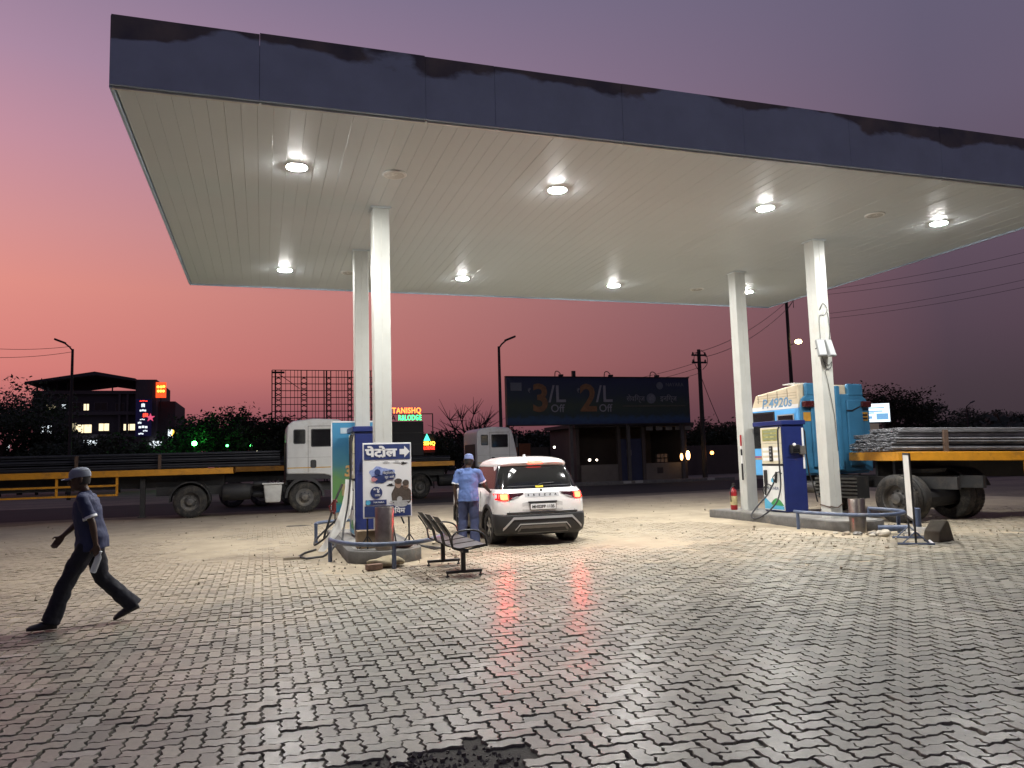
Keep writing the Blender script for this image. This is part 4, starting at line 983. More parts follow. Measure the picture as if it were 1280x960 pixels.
        f_.loft(rings); f_.build('shoe', M_shoe, t, smooth=50, bevel=.004, seg=1)
    # hair at the back and sides, cap
    hr = MB(); rings = []
    for z, k in ((-.055,.92),(-.02,1.03),(.03,1.05),(.07,1.06),(.10,1.04),(.125,.7)):
        rx, ry = .074*k, .094*k
        rr_ = []
        for q in range(20):
            a = R(172)+R(196)*q/19*1.0
            rr_.append(hc+HR*rx*math.cos(a)+HF*(-.006+ry*math.sin(a))+HU*z)
        rings.append(rr_+[hc+HR*rx*.5+HF*(-.02)+HU*z, hc-HR*rx*.5+HF*(-.02)+HU*z])
    hr.loft(rings); hr.build('hair', M_hair, t, smooth=60)
    cp = MB(); rings = []
    for z, k in ((.030,1.12),(.055,1.13),(.085,1.08),(.11,.95),(.13,.68),(.139,.3)):
        rings.append([hc+HR*.077*k*math.cos(2*math.pi*q/24)+HF*(-.002+.100*k*math.sin(2*math.pi*q/24))+HU*z for q in range(24)])
    cp.loft(rings); c_ = cp.build('cap', cap_m, t, smooth=60)
    vz = MB(); rings = []
    for q in range(13):
        a = R(25)+R(130)*q/12; i_ = hc+HR*.083*math.cos(a)+HF*(.105*math.sin(a)-.002)+HU*.036
        o_ = hc+HR*.088*math.cos(a)+HF*(.060+.125*math.sin(a))+HU*(.026-.012*abs(math.cos(a)))
        rings.append([i_, o_, o_-HU*.005, i_-HU*.006])
    vz.loft(rings); vz.build('visor', cap_m, c_, smooth=60)
    return t
# walking man, local +y is his walking direction (-x in the world)
JW = dict(hip=(0,-.01,.93), chest=(0,.05,1.25), neck=(0,.075,1.455), head=(0,.125,1.60), look=(0,1,-.10), shoulder_dir=(1,-.18,0), hip_dir=(1,.15,0), girth=1.12,
  shL=(-.19,.09,1.40), elL=(-.24,-.02,1.13), wrL=(-.235,-.06,.885), pnL=(1,0,0), curlL=.9, hdL=(0,-.15,-1),
  shR=(.19,.02,1.40), elR=(.24,.12,1.14), wrR=(.22,.30,.97), pnR=(-1,-.1,0), curlR=.45, hdR=(0,.6,-.8),
  hpL=(-.085,.02,.88), knL=(-.09,.22,.50), anL=(-.09,.36,.10), heelL=(-.09,.31,.012), toeL=(-.10,.58,.014),
  hpR=(.085,-.02,.88), knR=(.09,-.10,.50), anR=(.09,-.43,.155), heelR=(.09,-.49,.115), toeR=(.09,-.26,.012))
wm = person('person', 'man in shade-darkened blue uniform and pale cap striding across the paving with a bottle', (-1.74, 9.30, .012), R(97), JW, (mat('shirt_blue_shaded', (.021,.029,.078), .8, var=.1, scale=5, bump=.35, bscale=14), M_trouser_shaded, M_cap2), 0)  # same blue uniform shirt, its backlit shade painted in as darker colour
wm.scale = (.955,.955,.955)
bt = thing('water_bottle', 'clear plastic bottle dangling from the hand of the walking man', 'bottle', (0,0,0))
M_bottle = mat('clear_plastic', (.75,.8,.85), .12, var=.05, alpha=.45)
Mw = Matrix.Translation((-1.74,9.30,.012)) @ Matrix.Rotation(R(97),4,'Z')
bp_ = Mw @ Vector((-.225,-.095,.75)); bt.location = bp_; bt.rotation_euler = (R(10), R(20), 0)
MB().lathe([(.012,.015),(.013,0),(.03,-.03),(.033,-.06),(.031,-.09),(.033,-.12),(.033,-.19),(.028,-.20)], 18).build('bottle_body', M_bottle, bt, smooth=40)
MB().lathe([(.014,.012),(.014,.032),(.008,.034)], 14).build('cap', mat('cap_print', (.6,.65,.7), .4), bt)
# attendant seen from behind at the car
JA = dict(hip=(0,0,.95), chest=(0,.015,1.24), neck=(0,.02,1.45), head=(.01,.05,1.60), look=(.12,1,-.12), girth=1.06,
  shL=(-.195,.0,1.40), elL=(-.255,-.03,1.12), wrL=(-.25,.02,.87), pnL=(1,0,0), curlL=.5,
  shR=(.195,.02,1.40), elR=(.27,.10,1.15), wrR=(.36,.30,1.0), pnR=(-.5,.2,-1), curlR=.35, tsR=1,
  hpL=(-.09,0,.90), knL=(-.12,.02,.50), anL=(-.135,-.02,.10), heelL=(-.135,-.075,.012), toeL=(-.15,.19,.012),
  hpR=(.09,0,.90), knR=(.10,.03,.50), anR=(.11,0,.10), heelR=(.11,-.055,.012), toeR=(.13,.21,.012))
am = person('person', 'fuel attendant in light blue shirt and cap reaching toward the white car', (3.70, 14.12, .012), R(-26), JA, (M_shirt, M_trouser, M_cap), 1)
MB().box(-.02,.02,-.148,-.139,1.02,1.03)
# ------------------------------------------------------------------ lorries
def at(px, py, Y):
    """a point of the place at depth Y, surveyed through the photograph's viewpoint"""
    d = _f+_r2*((px-640)/955.7)-_u2*((py-480)/955.7); return Vector((0,0,CH))+d*(Y/d.y)
M_cab = mat('cab_white', (.60,.61,.60), .4, var=.12, scale=2, dirt=(.36,.32,.26), dirt_amt=.3)
M_stripe = mat('stripe_yellow', (.55,.33,.06), .5)
M_rod = mat('steel_rod', (.29,.29,.305), .42, metal=.3, var=.6, scale=3)
M_rod_dark = mat('steel_rod_dark', (.045,.047,.055), .6, metal=.4, var=.4, scale=3)
def truck_wheel(parent, loc, out, dual=False, r=.52, hub=None, name='wheel'):
    # axis along local y, out = -1 or +1 face direction
    w_ = .28 if not dual else .56
    y0 = 0; s_ = out
    prof = [(.30,0),(.40,.012*s_),(.47,.0),(r-.01,-.03*s_),(r,-.06*s_),(r,-(w_-.06)*s_),(r-.02,-(w_-.02)*s_),(.45,-w_*s_),(.3,-w_*s_)]
    if dual: prof = prof[:5]+[(r,-.22*s_),(r-.03,-.26*s_),(.42,-.28*s_),(r-.03,-.30*s_),(r,-.34*s_)]+prof[5:]
    rings = []; mb = MB()
    mb.lathe([(q, h) for q, h in prof], 40, 0, 'y', cap=False)
    for k in range(40):      # tread blocks
        a = 2*math.pi*k/40
        mb.box(-.028,.028,min(-.06*s_,-.13*s_),max(-.06*s_,-.13*s_),r-.005,r+.012,0,Matrix.Rotation(a,4,'Y'))
    w = mb.build(name, M_rubber, parent, loc=loc, smooth=30)
    d = -.14*s_ if dual else -.02*s_
    MB().lathe([(.305,0.0),(.29,-.02*s_),(.28,d),(.20,d-.02*s_),(.13,d+(.03*s_)),(.11,d+.10*s_),(.04,d+.12*s_),(.005,d+.121*s_)], 28, 0, 'y', cap=False).build('rim', mat('truck_rim', (.11,.105,.10), .6, var=.4, dirt=(.2,.17,.12), dirt_amt=.4), w, smooth=30)
    nb = MB()
    for k in range(8):
        a = 2*math.pi*k/8; nb.lathe([(.018,d-.02*s_),(.018,d+.03*s_)], 6, 0, 'y', Matrix.Translation((.165*math.cos(a),0,.165*math.sin(a))))
    nb.build('wheel_nuts', M_dark_steel, w)['kind'] = 'stuff'
    return w
def tractor(name, label, loc, rz=0, group=None):
    # local: drives to +x, near side at y=0, cab back wall at x=0
    t = thing(name, label, 'truck', loc, rz, group); Wd = 2.4
    prof = [(0,1.32),(.0,2.75),(.03,2.98),(.20,3.12),(.9,3.2),(1.75,3.16),(1.95,3.02),(2.13,2.35),(2.22,1.9),(2.24,1.1),(2.0,1.05),(1.25,1.28),(.9,1.30)]
    cab = MB().prism(prof, 0, Wd, 'xz').build('cab', M_cab, t, bevel=.05, seg=3, smooth=35)
    def pane(x0,x1,z0,z1,name,m,par,y=-.006,th=.012, bev=.05):
        pts = []
        for cx, cz, a0 in ((x0+bev,z0+bev,180),(x1-bev,z0+bev,270),(x1-bev,z1-bev,0),(x0+bev,z1-bev,90)):
            for k in range(4): a = R(a0+30*k); pts.append((cx+bev*math.cos(a), cz+bev*math.sin(a)))
        return MB().prism(pts, y, y+th, 'xz').build(name, m, par)
    for yy in (-.006, Wd-.006):
        pane(.22,.62,2.33,2.83,'window_rubber',M_black,cab,yy,.012); pane(.25,.59,2.36,2.80,'window',M_glass,cab,yy-.004 if yy<1 else yy+.004,.012)
        pane(.80,1.72,2.22,2.84,'window_rubber',M_black,cab,yy,.012); pane(.83,1.69,2.25,2.81,'window',M_glass,cab,yy-.004 if yy<1 else yy+.004,.012)
    MB().box(.70,.712,-.004,.003,1.36,2.95).box(1.80,1.812,-.004,.003,1.25,2.9).box(.70,1.81,-.004,.003,2.93,2.945).build('door_gap', M_black, cab)
    pane(.78,.98,1.50,1.78,'handle_recess',M_black,cab,-.008,.012,.06)
    MB().box(.02,2.1,-.005,.003,1.50,1.535).build('stripe', M_stripe, cab)
    MB().box(.02,2.1,-.005,.003,1.86,1.87).build('press_line', mat('cab_grey', (.35,.35,.34), .5), cab)
    MB().box(2.05,2.30,.1,Wd-.1,.55,1.25).build('bumper', M_dark_steel, t, bevel=.04)
    pts = [(2.105,.15,2.40),(2.105,Wd-.15,2.40),(1.955,Wd-.2,3.0),(1.955,.2,3.0)]
    MB().add([(x+.03,y,z) for x,y,z in pts], [(0,1,2,3)]).build('windscreen', M_glass, cab)
    MB().box(2.12,2.16,-.28,-.08,2.2,2.75).tube([(2.1,.02,2.75),(2.14,-.16,2.8),(2.14,-.16,2.7)], .015, 6).build('mirror', M_black, cab)
    # mudguard of the front wheel
    mg = []
    for k in range(11):
        a = R(180*k/10); mg.append((.60+.66*math.cos(a), .52+.66*math.sin(a)*1.05))
    mg2 = [(.60+.58*math.cos(R(180*k/10)), .52+.58*math.sin(R(180*k/10))) for k in range(10,-1,-1)]
    MB().prism(mg+mg2, .02, .5, 'xz').build('mudguard', M_black, t)
    MB().box(.0,2.1,.05,Wd-.05,1.12,1.31).build('cab_base', M_black, t)
    for yy, o_ in ((.10,-1),(Wd-.10,1)): truck_wheel(t, (.60,yy,.52), o_)
    for yy, o_ in ((.06,-1),(Wd-.06,1)): truck_wheel(t, (-3.03,yy,.52), o_, True)
    for yy in (.55, Wd-.55): MB().box(-4.1,2.1,yy-.05,yy+.05,.72,1.0).build('chassis_rail', M_dark_steel, t)
    MB().box(-.03,.03,.3,Wd-.3,.95,2.4).build('back_frame', M_dark_steel, t)
    mg = [(-3.03+.64*math.cos(R(k*15)), .52+.66*math.sin(R(k*15))) for k in range(13)]; mg2 = [(-3.03+.60*math.cos(R(k*15)), .52+.62*math.sin(R(k*15))) for k in range(12,-1,-1)]
    MB().prism(mg+mg2, .03, .66, 'xz').build('mudguard', M_dark_steel, t)
    tk = MB().lathe([(.04,-2.05),(.26,-2.04),(.28,-2.0),(.28,-1.2),(.26,-1.16),(.04,-1.15)], 20, 0, 'x', Matrix.Translation((0,.34,.78))).build('fuel_tank', M_dark_steel, t, smooth=40)
    MB().lathe([(.08,-1.08),(.1,-1.05),(.1,-.7),(.08,-.67)], 14, 0, 'x', Matrix.Translation((0,.22,1.02))).build('air_tank', M_dark_steel, t, smooth=40)
    MB().lathe([(.08,-1.08),(.1,-1.05),(.1,-.7),(.08,-.67)], 14, 0, 'x', Matrix.Translation((0,.22,.68))).build('air_tank', M_dark_steel, t, smooth=40)
    return t
MATS['cab_grey'] = mat('cab_grey', (.35,.35,.34), .5)
def rods(label, Lx, n, w, h, m, loc, rz, seed, group, sag=.03):
    q = random.Random(seed); mb = MB()
    for k in range(n):
        y = q.uniform(0, w); z = q.uniform(0, h); e0 = q.uniform(-.03,.02); x1 = Lx+q.uniform(-.4,.2); N_ = 8; ph = q.uniform(0,6); am = q.uniform(.3,1)*sag; sl = q.uniform(-.008,.008)
        mb.tube([(e0+(x1-e0)*i/N_, y+.004*math.sin(i*.9+ph), z+am*.12*math.sin(i*.5+ph)*(i/N_)+sl*i/N_) for i in range(N_+1)], q.choice([.013,.015,.017]), 6)
    o = mb.build('steel_rod_bundle', m, loc=loc, rot=(0,0,rz), smooth=60)
    tag(o, label, 'steel rods', group); return o
def trailer(name, label, loc, rz, L, sg, zb=1.40, zt=1.60, rail_from=None, stakes=(), group=None):
    # local: near side at y=0, front at x=0, length along sg*x
    t = thing(name, label, 'trailer', loc, rz, group); Wd = 2.45
    def bx(x0,x1,y0,y1,z0,z1,nm,m,par=t,bev=.0):
        a, b = sorted((sg*x0, sg*x1)); return MB().box(a,b,y0,y1,z0,z1).build(nm, m, par, bevel=bev, seg=1)
    bx(0,L,0,.10,zb,zt,'side_beam',M_yellow,bev=.012); bx(0,L,Wd-.10,Wd,zb,zt,'side_beam',M_yellow)
    bx(0,.12,.1,Wd-.1,zb,zt,'end_beam',M_yellow); bx(0.02,L,.1,Wd-.1,zt-.06,zt-.01,'deck',M_rust)
    for yy in (.75,1.6): bx(.3,L,yy,yy+.12,.98,zt-.07,'main_beam',M_dark_steel)
    for k in range(int(L/1.1)): bx(.5+k*1.1,.56+k*1.1,.1,Wd-.1,zb+.02,zt-.08,'cross_member',M_dark_steel)
    for x in stakes: bx(x,x+.09,.02,.10,zt,zt+.48,'stake',M_rust)
    if rail_from is not None:
        for z in (.80,1.10): bx(rail_from,L-2.6,.02,.07,z,z+.06,'guard_rail',M_yellow)
        x = rail_from
        while x < L-2.6: bx(x,x+.07,.075,.12,.80,zb,'guard_post',M_yellow); x += 1.7
        bx(rail_from-.75,rail_from-.60,.35,.5,.1,1.3,'landing_leg',M_dark_steel); bx(rail_from-.8,rail_from-.55,.28,.58,.06,.1,'landing_foot',M_dark_steel)
    for k in range(3):
        for yy, o_ in ((.05,-1),(Wd-.05,1)): truck_wheel(t, (sg*(L-2.0+k*1.15-.6),yy,.50), o_, True, .50)
    return t
t1 = tractor('truck', 'white lorry cab parked behind the tall banner with a white bucket under its side', (.78,27.2,0), 0, 'white tractor lorries')
tr1 = trailer('flatbed_trailer', 'long dark flatbed trailer with yellow edge beam and guard rails behind the walking man', (-.93,27.2,0), 0, 11.6, -1, rail_from=3.45, stakes=(2.2,4.6,7), group='flatbed trailers')
for k, (y, z) in enumerate(((.15,1.62),(.95,1.62),(1.7,1.62),(.3,1.80),(1.2,1.80),(.55,1.97))):
    rods('dark rod bundle on the flatbed behind the walking man, '+['bottom layer nearest side','bottom layer middle','bottom layer far side','second layer near side','second layer far side','topmost'][k], 11.4, 44, .65, .15, M_rod_dark, (.5,27.2+y,z+.01), math.pi, 40+k, 'dark rod bundles on the flatbeds', .02).location = (.55,27.2+y+.65,z+.01)
bk = thing('bucket', 'white plastic bucket hung under the chassis of the white lorry', 'bucket', (.33,27.1,.40))
MB().loft([[(x*.24, y*.20, 0) for x, y in ((-1,-1),(1,-1),(1,1),(-1,1))], [(x*.30, y*.26, .60) for x, y in ((-1,-1),(1,-1),(1,1),(-1,1))]]).build('tub', mat('bucket_white', (.55,.55,.52), .5, var=.2, scale=5), bk, bevel=.05, seg=3, smooth=40)
MB().box(-.34,.34,-.30,.30,.60,.65).build('rim', mat('bucket_white', (.55,.55,.52), .5), bk, bevel=.012)
MB().box(-.2,-.18,-.02,.02,.65,.75).box(.18,.2,-.02,.02,.65,.75).build('hanger', M_dark_steel, bk)
t2 = copy_tree(t1); t2.location = (9.25,33.6,0); t2.scale = (.86,1,.97); tag(t2, 'white lorry cab standing behind the attendant and the white car', 'truck', 'white tractor lorries')
tr2 = trailer('flatbed_trailer', 'flatbed trailer carrying the black box behind the petrol sign', (8.05,33.0,0), 0, 9.5, -1, rail_from=3.5, stakes=(2.2,), group='flatbed trailers')
for k, (y, z) in enumerate(((.15,1.62),(.95,1.62),(1.7,1.62))):
    rods('dark steel rods low on the flatbed behind the petrol sign, %s row' % ['near','middle','far'][k], 8.5, 40, .6, .2, M_rod_dark, (7.9,33.0+y+.6,z+.01), math.pi, 60+k, 'dark rod bundles on the flatbeds', .02)
cr_ = thing('tarped_crate', 'tall black covered crate on the flatbed behind the petrol sign', 'crate', (5.3,34.2,1.86))
MB().box(-2.2,1.45,-.9,1.0,.0,1.52).build('cover', mat('black_tarp', (.012,.012,.013), .7, var=.4, bump=.5, bscale=4), cr_, bevel=.04)
MB().box(-2.22,1.47,-.92,-.905,.5,.54).box(-2.22,1.47,-.92,-.905,1.0,1.04).build('strap', M_dark_steel, cr_)
# blue lorry, turned away; local +y is its driving direction, origin at its rear axle
M_blue_cab = mat('cab_blue', (.045,.19,.34), .45, var=.2, scale=3, dirt=(.03,.09,.14), dirt_amt=.2)
M_blue_light = mat('cab_light_blue', (.12,.42,.80), .4, var=.1, scale=3)
M_creamp = mat('cab_cream', (.66,.56,.40), .5, var=.15, scale=4)
aH = .12; rt = Vector((math.cos(aH), math.sin(aH), 0)); o0 = Vector((13.1,13.45,0))+rt*1.16
bl = thing('truck', 'light blue lorry cab with cream roof band seen from behind the pump', 'truck', o0, aH)
MB().prism([(-1.2,1.05),(1.2,1.05),(1.2,2.7),(1.12,2.92),(.99,3.0),(.97,3.3),(.5,3.3),(.45,3.05),(-.45,3.05),(-.5,3.3),(-1.0,3.3),(-1.02,3.0),(-1.14,2.92),(-1.2,2.7)], 2.46, 2.52, 'xz').build('back_wall', M_blue_cab, bl, bevel=.02)
MB().box(-.9,-.35,2.40,2.455,1.2,2.9).box(.35,.9,2.40,2.455,1.2,2.9).build('back_rib', M_blue_cab, bl, bevel=.03)
MB().box(-.08,.08,2.36,2.455,1.1,3.25).build('exhaust_duct', M_blue_cab, bl, bevel=.03)
for sx in (-.725,.725): MB().box(sx-.275,sx+.275,2.44,2.55,3.0,3.32).build('top_flange', M_blue_cab, bl, bevel=.04)
for sx in (-1,1):
    lm = MB().box(sx*1.0-.17,sx*1.0+.17,2.34,2.455,2.70,2.86).build('marker_lamp', mat('lamp_dark_red', (.07,.012,.012), .25), bl, bevel=.03)
    MB().tube([(sx*.85,2.40,2.74),(sx*.5,2.38,2.62),(sx*.3,2.38,2.62)], .014, 6).build('cable', M_black, bl)
MB().box(.86,1.12,2.445,2.458,2.36,2.58).build('caution_plate', mat('plate_orange', (.55,.28,.04), .5), bl); 
for q in range(2): MB().box(.89,1.09,2.438,2.443,2.39+q*.09,2.44+q*.09).build('plate_mark', M_black, bl)
MB().box(-1.13,-.86,2.445,2.458,2.36,2.58).build('caution_plate', mat('plate_orange', (.55,.28,.04), .5), bl)
cab = MB().prism([(2.55,1.0),(4.35,1.0),(4.42,1.9),(4.25,2.7),(2.55,2.7)], -1.18, 1.18, 'yz').build('cab', M_blue_light, bl, bevel=.03)
MB().prism([(2.55,2.705),(4.26,2.705),(4.05,3.12),(2.55,3.30)], -1.17, .93, 'yz').build('roof_band', M_creamp, bl, bevel=.03)
for y in (2.9,3.25,3.6,3.95): MB().box(-1.178,-1.168,y,y+.012,2.9,3.25-.1*(y-2.55)).build('panel_gap', mat('gap_brown', (.2,.15,.1), .7), bl)
for z in (2.95,3.02,3.09): MB().box(-1.176,-1.170,2.6,4.0,z,z+.006).build('panel_line', mat('gap_brown', (.2,.15,.1), .7), bl)
MB().box(-1.176,-1.170,2.56,4.2,2.70,2.80).build('print_band', M_print_white, bl)
lettering(bl, 'P.4920s', 0, 0, 0, .34, mat('letter_blue', (.16,.32,.50), .5), rz=R(-90), loc=(-1.179,3.30,2.76), bold=.006, shear=.2)
for y0, y1, z0, z1 in ((3.42,4.2,1.75,2.62),(2.70,3.28,2.10,2.56)):
    MB().box(-1.19,-1.178,y0-.04,y1+.04,z0-.04,z1+.04).build('window_frame', M_blue_light if y0 < 3 else M_black, bl); MB().box(-1.197,-1.188,y0,y1,z0,z1).build('window', M_glass, bl)
    if y0 < 3:
        MB().box(-1.205,-1.195,y0,y1,z1-.03,z1).box(-1.205,-1.195,y0,y0+.03,z0,z1).box(-1.205,-1.195,y1-.03,y1,z0,z1).build('window_trim', M_silver, bl)
        for q in range(3): MB().tube([(-1.21,y0+.02,z0+.12+q*.1),(-1.21,y1-.02,z0+.12+q*.1)], .008, 6).build('window_bar', M_black, bl)
for z, m in ((1.42,M_stripe),(1.47,M_red)): MB().box(-1.186,-1.178,2.56,4.36,z,z+.035).build('stripe', m, bl)
MB().tube([(-.7,3.0,3.28),(-.7,3.3,3.38),(-.1,3.3,3.38),(-.1,3.0,3.30)], .02, 6).box(-.72,.3,3.1,3.5,3.36,3.39).build('roof_vent', M_cab, bl)
for sx in (-1,1):
    w = truck_wheel(bl, (0,0,0), -1, True); w.location = (sx*1.16,0,.52); w.rotation_euler = (0,0,R(-90) if sx < 0 else R(90))
    w = truck_wheel(bl, (0,0,0), -1, False); w.location = (sx*1.12,3.45,.52); w.rotation_euler = (0,0,R(-90) if sx < 0 else R(90))
    MB().box(sx*.42-.05,sx*.42+.05,-1.0,4.1,.72,.98).build('chassis_rail', M_dark_steel, bl)
    mg = [(.66*math.cos(R(20+k*14)), .52+.66*math.sin(R(20+k*14))) for k in range(11)]; mg2 = [(.62*math.cos(R(20+k*14)), .52+.62*math.sin(R(20+k*14))) for k in range(10,-1,-1)]
    if sx > 0: MB().prism(mg+mg2, .5, 1.2, 'yz').build('mudguard', M_black, bl)
MB().lathe([(.02,-.9),(.2,-.88),(.25,0),(.2,.88),(.02,.9)], 14, 0, 'x', Matrix.Translation((0,0,.52))).build('axle', M_dark_steel, bl)
MB().lathe([(.1,0),(.45,.02),(.5,.10),(.1,.12)], 20, 0, 'z', Matrix.Translation((0,.15,1.05))).build('fifth_wheel', M_dark_steel, bl)
cg = MB()
for q in range(6): cg.box(-1.15,-1.11,1.0,2.2,.50+q*.085,.54+q*.085)
cg.build('battery_cage', mat('cage_grey', (.10,.10,.09), .6), bl); MB().box(-1.09,-.7,1.02,2.18,.48,1.0).build('battery_box', M_dark_steel, bl)
MB().lathe([(.05,-.3),(.15,-.28),(.15,.28),(.05,.3)], 16, 0, 'y', Matrix.Translation((-.95,2.55,.72))).build('air_tank', mat('tank_grey', (.12,.115,.11), .5), bl, smooth=40)
# trailer of the blue lorry with a steel load
aT = math.atan2(-.311,.95)
tr3 = trailer('flatbed_trailer', 'flatbed trailer with orange edge beam loaded with shiny steel rods', (12.30+.95*math.cos(aT),13.70+.95*math.sin(aT),0), aT, 11.5, 1, 1.345, 1.545, None, (1.05,5.5), 'flatbed trailers')
ux, uy = math.cos(aT), math.sin(aT)
tr3.rotation_euler = (0, R(1.4), aT)
for ch in tr3.children:
    if ch.name.startswith('wheel'): ch.location.z += .24
k = 0
for lay in range(5):
    for col in range(4):
        y = .12+col*.56+(.14 if lay % 2 else 0); st = .06*lay
        if col == 3 and lay > 3: continue
        rb = rods('shiny steel rods on the orange-beamed trailer, %s layer, %s row from the pump side' % (['lowest','second','middle','fourth','top'][lay], ['first','second','third','last'][col]), 10.8, 26, .50, .085, M_rod, (12.30+ux*(st+.95)-uy*y, 13.70+uy*(st+.95)+ux*y, 1.565+lay*.105), aT, 100+k, 'shiny rod bundles on the trailer', .022); k += 1; rb.rotation_euler = (0, R(1.4), aT)
lg = thing('side_guard', 'yellow side guard ladder hanging under the trailer with the shiny rods', 'guard', (12.30+ux*3.75, 13.70+uy*3.75, -.13), aT)
for x in (0,.8): MB().box(x,x+.05,-.0,.06,.42,1.395).build('post', M_yellow, lg)
for z in (.45,.85): MB().box(.055,.795,.01,.05,z,z+.06).build('rung', M_yellow, lg)
MB().tube([(.05,.03,1.1),(.4,.03,1.38)], .02, 6).build('brace', M_yellow, lg)

# ------------------------------------------------------------------ office below the billboard
M_bill = gradient_material('billboard_print', 'Z', [(0,(.012,.03,.09)),(.1,(.018,.055,.12)),(.2,(.016,.035,.035)),(.4,(.03,.05,.03)),(.6,(.016,.032,.045)),(1,(.014,.022,.065))], .6, 0, 2.65)
M_bprint = mat('billboard_pale', (.24,.24,.26), .6, var=.2); M_bprint2 = mat('billboard_gold', (.24,.12,.045), .6, var=.5, scale=3); M_bprint3 = mat('billboard_dim', (.13,.15,.17), .6, var=.2)
bb = thing('billboard', 'wide dark blue offer billboard standing over the station office', 'billboard', (18.5,40,0), R(0))
MB().box(-5.72,5.72,0,.22,0,2.65).build('panel', M_bill, bb, loc=(0,0,3.46))
MB().box(-5.76,5.76,-.03,.25,6.11,6.17).box(-5.76,5.76,-.03,.25,3.40,3.46).build('frame', M_dark_steel, bb)
for x in (-5.6,-1.85,1.75,5.3): MB().box(x-.09,x+.09,.26,.44,-.03,6.1).build('post', mat('post_grey', (.08,.075,.07), .7), bb)
lettering(bb, '3', -3.75, 4.22, -.02, 2.15, M_bprint2, bold=.05); lettering(bb, '/L', -2.75, 4.72, -.02, 1.35, M_bprint, bold=.015); lettering(bb, 'Off', -2.75, 4.15, -.02, .62, M_bprint, bold=.006)
lettering(bb, '2', -.85, 4.22, -.02, 2.15, M_bprint2, bold=.05); lettering(bb, '/L', .15, 4.72, -.02, 1.35, M_bprint, bold=.015); lettering(bb, 'Off', .2, 4.15, -.02, .62, M_bprint, bold=.006)
lettering(bb, '₹', -4.4, 5.25, -.02, .35, M_bprint); lettering(bb, '₹', -1.45, 5.25, -.02, .35, M_bprint)
lettering(bb, 'सेविंग्ज', 2.15, 4.75, -.02, .42, M_bprint); lettering(bb, 'इनिंग्ज', 4.3, 4.75, -.02, .42, M_bprint)
MB().lathe([(.30,-.02),(.30,-.03),(.24,-.03)], 20, 0, 'y').build('print', M_bprint3, bb, loc=(3.15,0,4.9)); lettering(bb, 'की', 3.15, 4.78, -.04, .34, M_bprint)
lettering(bb, 'NAYARA', 4.75, 5.62, -.02, .30, M_bprint3, bold=.004); MB().lathe([(.22,-.02),(.22,-.03),(.08,-.03)], 18, 0, 'y').build('print', M_bprint3, bb, loc=(3.75,0,5.65))
MB().box(1.3,5.4,-.025,-.01,4.42,4.50).build('print', mat('bill_line', (.08,.085,.06), .6), bb); MB().box(-5.5,-4.85,-.025,-.01,5.35,5.8).build('print', M_bprint3, bb)
for x in (-2.8,.25,3.2):
    MB().tube(smooth_path([(x,.1,6.15),(x-.05,-.1,6.4),(x,-.35,6.42),(x+.1,-.5,6.25)],4), .025, 6).box(x,x+.24,-.6,-.42,6.12,6.22).build('lamp_arm', M_dark_steel, bb)
MB().box(-1.75,-1.55,.05,.2,6.17,6.5).build('sensor_box', M_black, bb)
# office building with dark openings, low wall, pillars and kerb
of = thing('office', 'dark low station office with open front below the billboard', 'building', (20.6,43.0,0))
M_off = mat('office_wall', (.075,.06,.055), .8, var=.3, scale=1, dirt=(.04,.035,.03), dirt_amt=.3); M_off2 = mat('office_low_wall', (.13,.115,.10), .8, var=.3, scale=1.2)
MB().box(-3.3,3.9,2.2,2.4,0,3.3).build('back_wall', M_off, of); MB().box(-3.3,-3.1,-1.8,2.2,0,3.3).build('side_wall', M_off, of); MB().box(3.7,3.9,-1.8,2.2,0,3.3).build('side_wall', M_off, of)
MB().box(-3.6,4.2,-2.4,2.6,3.3,3.5).build('roof', M_off, of)
for x0, x1 in ((-3.1,-.55),(1.05,3.7)):
    MB().box(x0,x1,-2.0,-1.85,0,1.12).build('low_wall', M_off2, of)
for x in (-.75,.85,3.65): MB().box(x,x+.2,-2.05,-1.84,0,3.3).build('pillar', M_off, of)
MB().box(-.55,.85,-1.95,-1.86,0,2.6).build('door', mat('door_blue', (.02,.028,.07), .6), of); MB().box(-.15,.15,-1.97,-1.955,1.6,1.95).build('notice', M_bprint, of)
for k in range(5): MB().box(.95+k*.65,1.4+k*.65,-2.42,-2.405,3.05,3.27).build('notice', mat('notice_pale', (.18,.17,.16), .7), of)
MB().box(1.8,2.2,-1.99,-2.005,.5,.85).build('vent', M_black, of)
for k in range(6): MB().box(2.1+.25*(k%3),2.3+.25*(k%3),-1.5,-1.3,1.15+.28*(k//3),1.36+.28*(k//3)).build('shelf_pack', mat('pack_grey', (.16,.13,.11), .7), of)
kb = thing('office_kerb', 'low dark kerb step running along the station office', 'kerb', (19.5,39.9,0))
MB().box(-7.5,7.5,0,1.0,-.03,.15).build('step', M_concrete_dark, kb, bevel=.02)
for k, x in enumerate((.1,.85,5.6)): MB().box(x,x+.5,-.008,.3,.02,.158).build('white_mark', mat('kerb_white', (.35,.35,.33), .8), kb)
